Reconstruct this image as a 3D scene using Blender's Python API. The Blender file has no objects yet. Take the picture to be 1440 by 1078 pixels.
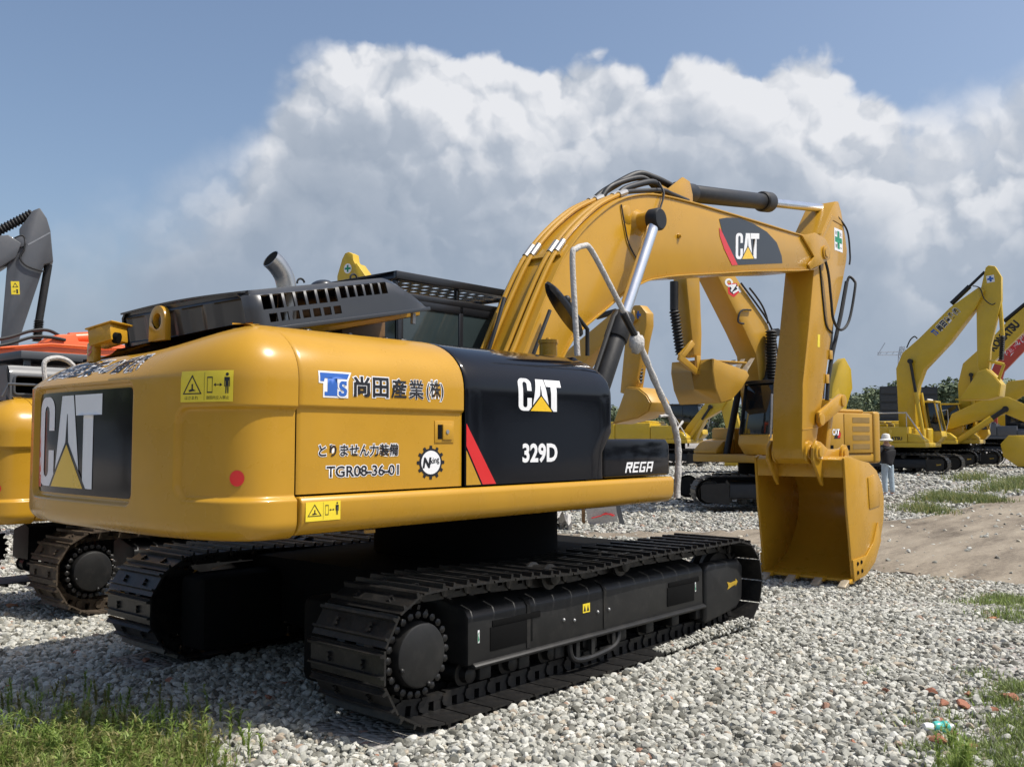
import bpy, bmesh, math, random
import numpy as np
from mathutils import Vector, Matrix
from mathutils.geometry import tessellate_polygon
random.seed(7); RNG = np.random.default_rng(7)
R = math.radians
SC = bpy.context.scene
COL = SC.collection

# ------------------------------------------------------------------ camera
CAM = np.array([-5.798, -5.610, 1.7]); YAW = R(41.28); PITCH = R(3.384)
FW = np.array([math.cos(YAW), math.sin(YAW)]); RT = np.array([math.sin(YAW), -math.cos(YAW)])
F = 1319.0                                   # focal length in photo pixels (1440 wide)
cd = bpy.data.cameras.new('camera'); cam = bpy.data.objects.new('camera', cd); COL.objects.link(cam)
cd.sensor_width = 36; cd.lens = 36*F/1440; cd.clip_start = .05; cd.clip_end = 3000
cam.location = CAM
dirv = Vector((FW[0]*math.cos(PITCH), FW[1]*math.cos(PITCH), math.sin(PITCH)))
cam.rotation_euler = dirv.to_track_quat('-Z', 'Y').to_euler()
SC.camera = cam

# ------------------------------------------------------------------ light
SUN = Vector((.26, -.44, .87)).normalized()
SC.view_settings.view_transform = 'Standard'; SC.view_settings.look = 'None'
SC.view_settings.exposure = 0.0; SC.view_settings.gamma = 1.0; SC.view_settings.use_curve_mapping = False
sl = bpy.data.lights.new('sun', 'SUN'); sl.energy = 4.7; sl.angle = R(.5); sl.color = (1, .96, .89)
so = bpy.data.objects.new('sun', sl); COL.objects.link(so); so.rotation_euler = SUN.to_track_quat('Z', 'Y').to_euler()
so.location = (0, 0, 30)

def ray(u, v):
    x, y = (u-720)/F, (v-539)/F; c, s = math.cos(PITCH), math.sin(PITCH)
    fo, up = c+y*s, s-y*c
    return np.array([x*RT[0]+fo*FW[0], x*RT[1]+fo*FW[1], up])
def azel(u, v):
    d = ray(u, v); r = d[:2]@RT; f = d[:2]@FW
    return math.atan2(r, f), math.atan2(d[2], math.hypot(r, f))

class E:                                      # tiny expression builder for math nodes
    nt = None
    def __init__(s, sock): s.s = sock
    @staticmethod
    def op(o, *a, clamp=False):
        n = E.nt.nodes.new('ShaderNodeMath'); n.operation = o; n.use_clamp = clamp
        for i, q in enumerate(a):
            if isinstance(q, E): E.nt.links.new(q.s, n.inputs[i])
            else: n.inputs[i].default_value = q
        return E(n.outputs[0])
    def __add__(s, o): return E.op('ADD', s, o)
    __radd__ = __add__
    def __sub__(s, o): return E.op('SUBTRACT', s, o)
    def __rsub__(s, o): return E.op('SUBTRACT', o, s)
    def __mul__(s, o): return E.op('MULTIPLY', s, o)
    __rmul__ = __mul__
    def __truediv__(s, o): return E.op('DIVIDE', s, o)
    def clamp(s): return E.op('ADD', s, 0.0, clamp=True)
def smooth(e, a, b):
    n = E.nt.nodes.new('ShaderNodeMapRange'); n.interpolation_type = 'SMOOTHSTEP'
    E.nt.links.new(e.s, n.inputs['Value']); n.inputs['From Min'].default_value = a; n.inputs['From Max'].default_value = b
    return E(n.outputs[0])

w = bpy.data.worlds.new('World'); SC.world = w; w.use_nodes = True
w.cycles.sampling_method = 'MANUAL'; w.cycles.sample_map_resolution = 256
nt = w.node_tree; nt.nodes.clear(); E.nt = nt; L = nt.links.new
out = nt.nodes.new('ShaderNodeOutputWorld')
sky = nt.nodes.new('ShaderNodeTexSky'); sky.sky_type = 'NISHITA'; sky.sun_disc = False
sky.sun_elevation = math.asin(SUN.z); sky.sun_rotation = math.atan2(SUN.x, SUN.y)
sky.air_density = 1.0; sky.dust_density = 3.0; sky.ozone_density = 1.3
bg1 = nt.nodes.new('ShaderNodeBackground'); bg1.inputs[1].default_value = .148
tint = nt.nodes.new('ShaderNodeMixRGB'); tint.blend_type = 'MULTIPLY'; tint.inputs[0].default_value = 1; L(sky.outputs[0], tint.inputs[1]); tint.inputs[2].default_value = (.99, 1.0, 1.0, 1); L(tint.outputs[0], bg1.inputs[0])
tc = nt.nodes.new('ShaderNodeTexCoord'); DIR = tc.outputs['Generated']
sep = nt.nodes.new('ShaderNodeSeparateXYZ'); L(DIR, sep.inputs[0])
X, Y, Z = (E(sep.outputs[i]) for i in range(3))
rr = X*float(RT[0])+Y*float(RT[1]); ff = X*float(FW[0])+Y*float(FW[1])
az = E.op('ARCTAN2', rr, ff); el = E.op('ARCSINE', Z)
def shifted(v):
    m = nt.nodes.new('ShaderNodeVectorMath'); m.operation = 'ADD'; L(DIR, m.inputs[0]); m.inputs[1].default_value = v
    return m.outputs[0]
def noise(vec, scale, detail=6, rough=.55, dist=0.0):
    n = nt.nodes.new('ShaderNodeTexNoise'); L(vec, n.inputs['Vector'])
    n.inputs['Scale'].default_value = scale; n.inputs['Detail'].default_value = detail; n.inputs['Roughness'].default_value = rough
    n.inputs['Distortion'].default_value = dist
    return E(n.outputs['Fac'])
def billow(vec, scale, rnd=1.0):                            # rounded heads: 1 - d^2 of the nearest cell
    n = nt.nodes.new('ShaderNodeTexVoronoi'); n.feature = 'F1'
    L(vec, n.inputs['Vector']); n.inputs['Scale'].default_value = scale; n.inputs['Randomness'].default_value = rnd
    d = E(n.outputs['Distance']); return 1.0-d*d
# crest of the big cumulus: elevation against azimuth
crest = [(-900, 470), (-500, 430), (-250, 400), (0, 320), (120, 285), (200, 235), (260, 200), (320, 165), (365, 120), (395, 72), (430, 66), (470, 60), (560, 46), (620, 66), (655, 84), (700, 56), (760, 80), (830, 76), (900, 92), (925, 112),
         (945, 68), (1040, 84), (1130, 80), (1180, 100), (1240, 132), (1275, 168), (1320, 150), (1400, 116), (1440, 88), (1600, 60), (1900, 120), (2300, 220)]
ramp = nt.nodes.new('ShaderNodeValToRGB'); ramp.color_ramp.interpolation = 'LINEAR'
a0, a1 = azel(crest[0][0], 400)[0], azel(crest[-1][0], 400)[0]
els = ramp.color_ramp.elements
pts = sorted(azel(u, v) for u, v in crest)
for a, e in pts[1:-1]: els.new((a-a0)/(a1-a0))
for q, (a, e) in zip(sorted(els, key=lambda q: q.position), pts): q.color = (e/.6,)*3+(1,)
L(((az-a0)*(1/(a1-a0))).s, ramp.inputs[0])
crs = E(ramp.outputs[0])*.6
def vmath(op, a, b, c=None):
    m = nt.nodes.new('ShaderNodeVectorMath'); m.operation = op
    for i, q in enumerate((a, b, c)):
        if q is None: continue
        if isinstance(q, tuple): m.inputs[i].default_value = q
        else: L(q, m.inputs[i])
    return m.outputs[0]
warp = nt.nodes.new('ShaderNodeTexNoise'); L(DIR, warp.inputs['Vector']); warp.inputs['Scale'].default_value = 7; warp.inputs['Detail'].default_value = 5; warp.inputs['Roughness'].default_value = .62
DW = vmath('MULTIPLY_ADD', warp.outputs['Color'], (.09, .09, .09), DIR)
OFF = tuple(float(q) for q in (RT[0]*.010, RT[1]*.010, .016))
DS = vmath('ADD', DW, OFF)
def puff(vec):                                             # rounded heads at three sizes
    return billow(vec, 8)*.56+billow(vec, 19)*.27+billow(vec, 44)*.13
p0, p1 = puff(DW), puff(DS)
nz = noise(DIR, 4, 5, .55); nzf = noise(DW, 60, 4, .6); nm = noise(DW, 12, 5, .55)
depth = crs-el+(p0-.66)*.10+(nz-.5)*.05+(nm-.5)*.03+(nzf-.5)*.008
soft = smooth(az, -.16, -.40)*.14+smooth(az, .37, .46)*.05        # hazier edges to either side
dens = smooth(depth/(soft+.017), 0.0, 1.0)
inner = smooth(depth+(nz-.5)*.36-.035, .0, .17)
left = smooth(az, -.10, -.42)
relief = E.op('MINIMUM', E.op('MAXIMUM', (p0-p1)*2.0, -.17), .17)
lum = .83+relief*(1.0-inner*.72)*(1.0-left*.5)+(p0-.7)*.28*(1.0-inner*.6)+(nm-.5)*.32-inner*.40+(nz-.5)*.24*inner+(nzf-.5)*.10-left*.16+smooth(az, .02, .22)*(1.0-inner)*.09
lum = lum.clamp()
cr = nt.nodes.new('ShaderNodeValToRGB'); L(lum.s, cr.inputs[0]); e_ = cr.color_ramp.elements
e_[0].position = .05; e_[0].color = (.25, .31, .405, 1); e_[1].position = .95; e_[1].color = (.83, .84, .87, 1)
q = e_.new(.36); q.color = (.325, .385, .475, 1); q = e_.new(.62); q.color = (.47, .52, .60, 1)
hz = smooth(el, .30, .02)
mx = nt.nodes.new('ShaderNodeMixRGB'); L((hz*.78).s, mx.inputs[0]); L(cr.outputs[0], mx.inputs[1]); mx.inputs[2].default_value = (.345, .42, .53, 1)
bg2 = nt.nodes.new('ShaderNodeBackground'); bg2.inputs[1].default_value = 1.0; L(mx.outputs[0], bg2.inputs[0])
ms = nt.nodes.new('ShaderNodeMixShader'); L((dens*.96).s, ms.inputs[0]); L(bg1.outputs[0], ms.inputs[1]); L(bg2.outputs[0], ms.inputs[2])
L(ms.outputs[0], out.inputs[0])

# ------------------------------------------------------------------ materials
def mat(name, col, rough=.5, metal=0.0, coat=0.0, var=.12, scale=6.0, bump=0.0, bscale=40.0, dirt=None, rvar=.1, spec=.5, detail=5):
    m = bpy.data.materials.new(name); m.use_nodes = True
    nt = m.node_tree; b = nt.nodes['Principled BSDF']; L = nt.links.new
    tc = nt.nodes.new('ShaderNodeTexCoord')
    n = nt.nodes.new('ShaderNodeTexNoise'); n.inputs['Scale'].default_value = scale; n.inputs['Detail'].default_value = detail; n.inputs['Roughness'].default_value = .6
    L(tc.outputs['Object'], n.inputs['Vector'])
    r = nt.nodes.new('ShaderNodeValToRGB'); L(n.outputs['Fac'], r.inputs[0])
    r.color_ramp.elements[0].position = .3; r.color_ramp.elements[1].position = .7
    c = np.array(col)
    r.color_ramp.elements[0].color = (*np.clip(c*(1-var), 0, 1), 1); r.color_ramp.elements[1].color = (*np.clip(c*(1+var), 0, 1), 1)
    last = r.outputs[0]
    if dirt:
        dcol, amt = dirt
        n2 = nt.nodes.new('ShaderNodeTexNoise'); n2.inputs['Scale'].default_value = scale*2.3; n2.inputs['Detail'].default_value = 8; n2.inputs['Roughness'].default_value = .7
        L(tc.outputs['Object'], n2.inputs['Vector'])
        mr = nt.nodes.new('ShaderNodeMapRange'); mr.inputs['From Min'].default_value = .5; mr.inputs['From Max'].default_value = .75; mr.inputs['To Max'].default_value = amt
        L(n2.outputs['Fac'], mr.inputs['Value'])
        mx = nt.nodes.new('ShaderNodeMixRGB'); L(mr.outputs[0], mx.inputs[0]); L(last, mx.inputs[1]); mx.inputs[2].default_value = (*dcol, 1); last = mx.outputs[0]
    L(last, b.inputs['Base Color'])
    mr = nt.nodes.new('ShaderNodeMapRange'); mr.inputs['To Min'].default_value = max(.02, rough-rvar); mr.inputs['To Max'].default_value = min(1, rough+rvar); L(n.outputs['Fac'], mr.inputs['Value'])
    L(mr.outputs[0], b.inputs['Roughness'])
    b.inputs['Metallic'].default_value = metal; b.inputs['Specular IOR Level'].default_value = spec
    b.inputs['Coat Weight'].default_value = coat; b.inputs['Coat Roughness'].default_value = .07
    if bump:
        n3 = nt.nodes.new('ShaderNodeTexNoise'); n3.inputs['Scale'].default_value = bscale; n3.inputs['Detail'].default_value = 4; L(tc.outputs['Object'], n3.inputs['Vector'])
        bp = nt.nodes.new('ShaderNodeBump'); bp.inputs['Strength'].default_value = bump; bp.inputs['Distance'].default_value = .02
        L(n3.outputs['Fac'], bp.inputs['Height']); L(bp.outputs[0], b.inputs['Normal'])
    return m
M = {}
M['yellow'] = mat('ochre_paint', (.485, .258, .020), .28, coat=.18, var=.05, scale=2.2, bump=.010, bscale=7, rvar=.07, dirt=((.36, .22, .05), .14), spec=.36)
M['yellow2'] = mat('ochre_paint_far', (.46, .25, .022), .42, coat=.1, var=.06, scale=1.6, dirt=((.36, .27, .14), .25))
M['lemon'] = mat('lemon_paint', (.57, .375, .018), .4, coat=.15, var=.06, scale=1.6, dirt=((.45, .33, .10), .25))
M['orange'] = mat('orange_paint', (.72, .12, .025), .4, coat=.15, var=.06, scale=1.6)
M['red'] = mat('red_paint', (.45, .055, .03), .45, var=.08, scale=1.6)
M['slate'] = mat('slate_paint', (.075, .08, .088), .45, coat=.1, var=.08, scale=1.5, dirt=((.16, .15, .14), .2))
M['gloss'] = mat('gloss_black_paint', (.0040, .0046, .007), .10, coat=.05, var=.1, scale=2, bump=.05, bscale=2.2, rvar=.05, spec=.30)
M['hood'] = mat('charcoal_hood_paint', (.028, .031, .036), .34, coat=.15, var=.1, scale=3, rvar=.08)
M['black'] = mat('black_paint', (.0145, .0145, .0145), .46, var=.2, scale=4, dirt=((.045, .042, .038), .45), bump=.03, bscale=30, spec=.35)
M['rubber'] = mat('black_rubber', (.013, .013, .013), .55, var=.2, scale=8)
M['steel'] = mat('track_steel', (.018, .0175, .017), .42, metal=.3, var=.3, scale=7, dirt=((.075, .062, .048), .42), bump=.1, bscale=35)
M['rusty'] = mat('dusty_track_steel', (.062, .045, .030), .6, metal=.2, var=.35, scale=7, dirt=((.20, .155, .10), .7), bump=.15, bscale=30)
M['chrome'] = mat('chrome', (.80, .80, .80), .24, metal=1.0, var=.03, rvar=.04)
M['silver'] = mat('dull_silver', (.36, .36, .36), .5, metal=.8, var=.1)
M['pipe'] = mat('exhaust_steel', (.52, .51, .49), .30, metal=.9, var=.15, scale=5)
M['glass'] = mat('dark_glass', (.008, .011, .014), .05, var=.1, spec=.7, rvar=.01)
M['paneglass'] = mat('sky_reflection_glass', (.034, .048, .050), .06, var=.25, scale=1.2, spec=.7, rvar=.01)  # lighter base colour stands in for sky reflected in the pane
M['louvre2'] = mat('faded_yellow_print', (.42, .27, .02), .5, var=.2, scale=20)
M['cab'] = mat('cab_black', (.012, .013, .016), .33, coat=.1, var=.1, scale=3)
M['under'] = mat('part_and_shade_black', (.004, .004, .004), .85, var=.2, spec=.12)  # dull black of dark parts; also stands in for underbody shade
M['white'] = mat('white_print', (.80, .80, .80), .35, var=.02)
M['ink'] = mat('black_print', (.012, .012, .016), .35, var=.02)
M['redp'] = mat('red_print', (.62, .018, .018), .3, coat=.3, var=.03)
M['blue'] = mat('blue_print', (.03, .12, .44), .35, var=.03)
M['green'] = mat('green_print', (.01, .24, .10), .35, var=.03)
M['sticker'] = mat('yellow_sticker', (.80, .62, .035), .35, var=.03)
M['logoy'] = mat('logo_yellow', (.80, .50, .02), .3, coat=.2, var=.02)
M['wrap'] = mat('white_wrapping', (.50, .48, .45), .7, var=.15, scale=30, bump=.6, bscale=45, dirt=((.32, .29, .26), .5))
M['worn'] = mat('worn_tooth_steel', (.42, .36, .27), .55, metal=.3, var=.25, scale=14, dirt=((.5, .32, .1), .6))
M['brown'] = mat('engine_brown', (.16, .085, .03), .5, var=.3, scale=8)
M['louvre'] = mat('louvre_ochre', (.27, .17, .05), .5, var=.1)

# ------------------------------------------------------------------ mesh builder
class G:
    def __init__(s): s.v = []; s.f = []; s.m = []; s.cur = 0
    def add(s, vs, fs):
        o = len(s.v); s.v += [tuple(map(float, p)) for p in vs]; s.f += [[o+i for i in f] for f in fs]; s.m += [s.cur]*len(fs); return s
    def box(s, c, d, rot=None):
        vs = [Vector((x*d[0]/2, y*d[1]/2, z*d[2]/2)) for x in (-1, 1) for y in (-1, 1) for z in (-1, 1)]
        if rot is not None: vs = [rot@p for p in vs]
        return s.add([p+Vector(c) for p in vs], [(0, 1, 3, 2), (4, 6, 7, 5), (0, 4, 5, 1), (2, 3, 7, 6), (0, 2, 6, 4), (1, 5, 7, 3)])
    def bb(s, x0, x1, y0, y1, z0, z1): return s.box(((x0+x1)/2, (y0+y1)/2, (z0+z1)/2), (x1-x0, y1-y0, z1-z0))
    def prism(s, prof, y0, y1, ax='y'):                   # profile in (x,z), extruded along y
        n = len(prof)
        def P(a, b, t): return (a, t, b) if ax == 'y' else ((t, a, b) if ax == 'x' else (a, b, t))
        area = sum(prof[i][0]*prof[(i+1) % n][1]-prof[(i+1) % n][0]*prof[i][1] for i in range(n))
        if area < 0: prof = prof[::-1]
        vs = [P(a, b, y0) for a, b in prof]+[P(a, b, y1) for a, b in prof]
        fs = [list(range(n)), list(range(2*n-1, n-1, -1))]+[(i, i+n, (i+1) % n+n, (i+1) % n) for i in range(n)]
        return s.add(vs, fs)
    def ribbon(s, pl, y0, y1, th):                        # plate following a polyline in (x,z), th to its left
        n = len(pl); P = [Vector(p) for p in pl]; vs = []
        for i, p in enumerate(P):
            d = (P[min(i+1, n-1)]-P[max(i-1, 0)]).normalized(); q = p+Vector((-d.y, d.x))*th
            vs += [(p.x, y0, p.y), (p.x, y1, p.y), (q.x, y1, q.y), (q.x, y0, q.y)]
        fs = [(0, 1, 2, 3), tuple(4*(n-1)+k for k in (3, 2, 1, 0))]
        for i in range(n-1):
            for k in range(4): fs.append((4*i+k, 4*i+4+k, 4*i+4+(k+1) % 4, 4*i+(k+1) % 4))
        return s.add(vs, fs)
    def tube(s, pts, r, n=8, rads=None, cap=True):
        P = [Vector(p) for p in pts]; m = len(P); up = None; vs = []; fs = []
        for i, p in enumerate(P):
            t = (P[min(i+1, m-1)]-P[max(i-1, 0)]).normalized()
            if up is None: up = t.orthogonal().normalized()
            up = (up-t*up.dot(t)).normalized(); b = t.cross(up); rad = rads[i] if rads else r
            vs += [p+(up*math.cos(a)+b*math.sin(a))*rad for a in (2*math.pi*k/n for k in range(n))]
        for i in range(m-1):
            for k in range(n): fs.append((i*n+k, i*n+(k+1) % n, (i+1)*n+(k+1) % n, (i+1)*n+k))
        if cap: fs += [tuple(range(n-1, -1, -1)), tuple((m-1)*n+k for k in range(n))]
        return s.add(vs, fs)
    def cyl(s, p0, p1, r0, r1=None, n=20):
        r1 = r0 if r1 is None else r1
        return s.tube([p0, p1], r0, n, [r0, r1])
    def lathe(s, p0, axis, prof, n=28):                   # prof: (distance along axis, radius)
        a = Vector(axis).normalized(); return s.tube2([Vector(p0)+a*d for d, _ in prof], a, [r for _, r in prof], n)
    def tube2(s, P, a, rads, n):
        u = a.orthogonal().normalized(); b = a.cross(u); vs = []; fs = []; m = len(P)
        for p, r in zip(P, rads): vs += [p+(u*math.cos(t)+b*math.sin(t))*r for t in (2*math.pi*k/n for k in range(n))]
        for i in range(m-1):
            for k in range(n): fs.append((i*n+k, i*n+(k+1) % n, (i+1)*n+(k+1) % n, (i+1)*n+k))
        fs += [tuple(range(n-1, -1, -1)), tuple((m-1)*n+k for k in range(n))]
        return s.add(vs, fs)
    def grid(s, fn, us, vs_, skip=None):
        nu, nv = len(us), len(vs_); vs = [fn(u, v) for u in us for v in vs_]; fs = []
        for i in range(nu-1):
            for j in range(nv-1):
                if skip and skip(us[i], us[i+1], vs_[j], vs_[j+1]): continue
                fs.append((i*nv+j, (i+1)*nv+j, (i+1)*nv+j+1, i*nv+j+1))
        return s.add(vs, fs)
    def ball(s, c, r, nu=12, nv=8, sq=(1, 1, 1), rnd=0):
        vs = []; fs = []
        for j in range(nv+1):
            th = math.pi*j/nv
            for i in range(nu):
                ph = 2*math.pi*i/nu; k = r*(1+(random.random()-.5)*rnd)
                vs.append((c[0]+k*sq[0]*math.sin(th)*math.cos(ph), c[1]+k*sq[1]*math.sin(th)*math.sin(ph), c[2]+k*sq[2]*math.cos(th)))
        for j in range(nv):
            for i in range(nu): fs.append((j*nu+i, (j+1)*nu+i, (j+1)*nu+(i+1) % nu, j*nu+(i+1) % nu))
        return s.add(vs, fs)
    def mesh(s, name, mats, bevel=0.0, angle=40, seg=2, fix=True, solid=0.0):
        me = bpy.data.meshes.new(name); me.from_pydata(s.v, [], s.f)
        for mm in (mats if isinstance(mats, (list, tuple)) else [mats]): me.materials.append(mm)
        if len(me.materials) > 1: me.polygons.foreach_set('material_index', s.m)
        bm = bmesh.new(); bm.from_mesh(me)
        bmesh.ops.remove_doubles(bm, verts=bm.verts, dist=1e-5)
        if fix: bmesh.ops.recalc_face_normals(bm, faces=bm.faces)
        if solid:
            bmesh.ops.solidify(bm, geom=bm.faces[:], thickness=solid)
        if bevel:
            es = [e for e in bm.edges if len(e.link_faces) == 2 and e.calc_face_angle(0) > R(30)]
            if es: bmesh.ops.bevel(bm, geom=es, offset=bevel, segments=seg, affect='EDGES', profile=.5, clamp_overlap=True)
        bm.to_mesh(me); bm.free()
        me.shade_smooth(); me.set_sharp_from_angle(angle=R(angle)); me.update()
        return me
    def obj(s, name, mats, parent=None, **k):
        lab = k.pop('label', None); kind = k.pop('kind', None)
        return link(name, s.mesh(name, mats, **k), parent, lab, kind)
def link(name, me, parent=None, label=None, kind=None):
    o = bpy.data.objects.new(name, me); COL.objects.link(o)
    if parent: o.parent = parent
    if label: o['label'] = label
    if kind: o['kind'] = kind
    return o
def thing(name, label, cat, loc=(0, 0, 0), rz=0.0, group=None, me=None):
    o = bpy.data.objects.new(name, me); COL.objects.link(o); o.location = loc; o.rotation_euler = (0, 0, rz)
    if me is None: o.empty_display_size = .2
    o['label'] = label; o['category'] = cat
    if group: o['group'] = group
    return o
def copy_tree(o, parent=None):
    c = o.copy(); COL.objects.link(c); c.parent = parent
    for ch in list(o.children): copy_tree(ch, c)
    return c
def curve_pts(P, n=6):                                     # Catmull-Rom through points
    P = [np.array(p, float) for p in P]; out = []
    for i in range(len(P)-1):
        a, b, c, d = P[max(i-1, 0)], P[i], P[i+1], P[min(i+2, len(P)-1)]
        for k in range(n):
            t = k/n; out.append(.5*((2*b)+(c-a)*t+(2*a-5*b+4*c-d)*t*t+(3*b-a-3*c+d)*t**3))
    out.append(P[-1]); return [tuple(p) for p in out]
def sst(x, a, b):
    t = min(1, max(0, (x-a)/(b-a))); return t*t*(3-2*t)

# ------------------------------------------------------------------ decals: flat print laid on a surface map (a,b,off)->point
class Decal:
    def __init__(s, fn, parent, sub=.12, hide_name='lettering'): s.fn = fn; s.parent = parent; s.sub = sub; s.items = {}
    def poly(s, pts, m, off=.002):
        s.items.setdefault(m, []).append((pts, off)); return s
    def mesh2d(s, vs, fs, m, off):
        s.items.setdefault(m, []).append(((vs, fs), off)); return s
    def text(s, body, x, y, h, m, off=.002, w=None, bold=0.0, shear=0.0, rot=0.0, center=False, space=1.0):
        cu = bpy.data.curves.new('t', 'FONT'); cu.body = body; cu.offset = bold; cu.shear = shear; cu.resolution_u = 3; cu.space_character = space
        o = bpy.data.objects.new('t', cu); COL.objects.link(o)
        dg = bpy.context.evaluated_depsgraph_get(); me = bpy.data.meshes.new_from_object(o.evaluated_get(dg))
        vs = np.array([v.co[:2] for v in me.vertices]); fs = [tuple(p.vertices) for p in me.polygons]
        bpy.data.objects.remove(o); bpy.data.curves.remove(cu); bpy.data.meshes.remove(me)
        if not len(vs): return None
        lo, hi = vs.min(0), vs.max(0)
        if w is not None and not isinstance(w, tuple):
            k = ((w)/(hi[0]-lo[0]), h/(hi[1]-lo[1])); b = lo
        elif isinstance(w, tuple): k, b = w
        else: k = (h/(hi[1]-lo[1]),)*2; b = lo
        q = (vs-b)*np.array(k)
        if center: q[:, 0] -= (q[:, 0].max()+q[:, 0].min())/2
        c, sn = math.cos(rot), math.sin(rot)
        q = np.stack([x+q[:, 0]*c-q[:, 1]*sn, y+q[:, 0]*sn+q[:, 1]*c], 1)
        s.mesh2d([tuple(p) for p in q], fs, m, off)
        return (k, b)
    def outlined(s, body, x, y, h, m, m2, w=None, bold=0.0, edge=.03, off=.002, **k):
        t = s.text(body, x, y, h, m, off+.0015, w=w, bold=bold, **k)
        s.text(body, x, y, h, m2, off, w=t, bold=bold+edge, **k)
    def finish(s, name):
        objs = []
        mats = list(s.items); bm = bmesh.new()
        for mi, m in enumerate(mats):
            for data, off in s.items[m]:
                vs, fs = data if isinstance(data, tuple) else (data, [tuple(range(len(data)))])
                tris = []
                for f in fs:
                    P = [Vector((vs[i][0], vs[i][1], 0)) for i in f]
                    tris += [[P[i] for i in t] for t in (tessellate_polygon([P]) if len(P) > 3 else [(0, 1, 2)])]
                cache = {}
                def V_(p):
                    k = (round(p.x, 5), round(p.y, 5))
                    if k not in cache: cache[k] = bm.verts.new(s.fn(p.x, p.y, off))
                    return cache[k]
                while tris:
                    t = tris.pop(); ln = [(t[i]-t[(i+1) % 3]).length for i in range(3)]; i = ln.index(max(ln))
                    if ln[i] > s.sub:
                        a, b_, c = t[i], t[(i+1) % 3], t[(i+2) % 3]; m_ = (a+b_)/2; tris += [[a, m_, c], [m_, b_, c]]; continue
                    if (t[1]-t[0]).cross(t[2]-t[0]).z < 0: t = [t[0], t[2], t[1]]
                    try: nf = bm.faces.new([V_(p) for p in t]); nf.material_index = mi; nf.smooth = True
                    except ValueError: pass
        me = bpy.data.meshes.new(name); bm.to_mesh(me); bm.free()
        for m in mats: me.materials.append(M[m])
        return link(name, me, s.parent)
def arc(cx, cy, r, a0, a1, n=6): return [(cx+r*math.cos(R(a0+(a1-a0)*i/n)), cy+r*math.sin(R(a0+(a1-a0)*i/n))) for i in range(n+1)]
def rrect(x0, y0, x1, y1, r, n=4): return arc(x0+r, y0+r, r, 180, 270, n)+arc(x1-r, y0+r, r, 270, 360, n)+arc(x1-r, y1-r, r, 0, 90, n)+arc(x0+r, y1-r, r, 90, 180, n)
LOGO_C = [(.43, .62)]+arc(.27, .84, .16, 0, 90)+arc(.16, .84, .16, 90, 180)+arc(.16, .16, .16, 180, 270)+[(.43, 0), (.43, .40), (.285, .40), (.285, .17)]+arc(.215, .17, .07, 0, -180, 4)[1:]+arc(.215, .83, .07, 180, 0, 4)+[(.285, .62)]
LOGO_A = [(.44, 0), (.61, 1), (.87, 1), (1.04, 0), (.89, 0), (.865, .2), (.615, .2), (.59, 0)]
LOGO_S = [(.70, .40), (.735, .80), (.745, .80), (.78, .40)]
LOGO_T = [(.90, 1), (1.46, 1), (1.46, .78), (1.29, .78), (1.29, 0), (1.09, 0), (1.09, .78), (.93, .78)]
def logo(d, x, y, wd, h, bg='ink', off=.002, shear=0.0, colour='white', tri='logoy'):
    T = lambda P: [(x+(p[0]/1.46+shear*p[1])*wd, y+p[1]*h) for p in P]
    for P in (LOGO_C, LOGO_A, LOGO_T): d.poly(T(P), colour, off)
    d.poly(T(LOGO_S), bg, off+.0012)
    d.poly(T([(.32, -.01), (.74, .53), (1.17, -.01)]), bg, off+.0012)
    d.poly(T([(.38, 0), (.74, .465), (1.11, 0)]), tri, off+.0024)
def ring2(d, outer, inner, m, off):                        # outline between two matching loops
    n = len(outer); d.mesh2d(list(outer)+list(inner), [(i, (i+1) % n, n+(i+1) % n, n+i) for i in range(n)], m, off)
def inset_poly(P, k):
    c = np.mean(P, axis=0); return [tuple(c+(np.array(p)-c)*k) for p in P]
def warning(d, x, y, wd, h, full=True, off=.002):
    d.poly([(x, y), (x+wd, y), (x+wd, y+h), (x, y+h)], 'sticker', off)
    o = off+.0012; U = lambda P: [(x+p[0]*wd, y+p[1]*h) for p in P]
    T = U([(.05, .25), (.45, .25), (.25, .88)]); ring2(d, T, inset_poly(T, .82), 'ink', o)
    d.poly(U([(.17, .38), (.20, .33), (.33, .36), (.27, .42), (.27, .58), (.24, .58), (.24, .42)]), 'ink', o)
    Q = U([(.55, .28), (.65, .28), (.65, .80), (.55, .80)]); ring2(d, Q, inset_poly(Q, .84), 'ink', o)
    d.poly(U([(.67, .54), (.71, .48), (.71, .525), (.78, .525), (.78, .48), (.82, .54), (.78, .60), (.78, .555), (.71, .555), (.71, .60)]), 'ink', o)
    d.poly(U([(.875, .26), (.892, .26), (.896, .5), (.904, .5), (.908, .26), (.925, .26), (.925, .66), (.932, .66), (.932, .48), (.945, .48), (.945, .78), (.855, .78), (.855, .48), (.868, .48), (.868, .66), (.875, .66)]), 'ink', o)
    d.poly([(x+.90*wd+.055*h*math.cos(t), y+.87*h+.055*h*math.sin(t)) for t in np.linspace(0, 6.28, 9)[:-1]], 'ink', o)
    d.poly(U([(.495, .06), (.50, .06), (.50, .95), (.495, .95)]), 'ink', o)
    if full:
        d.text('はさまれ', x+.10*wd, y+.08*h, .11*h, 'ink', o, w=.28*wd)
        d.text('旋回内立入禁止', x+.54*wd, y+.08*h, .11*h, 'ink', o, w=.40*wd)
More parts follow.
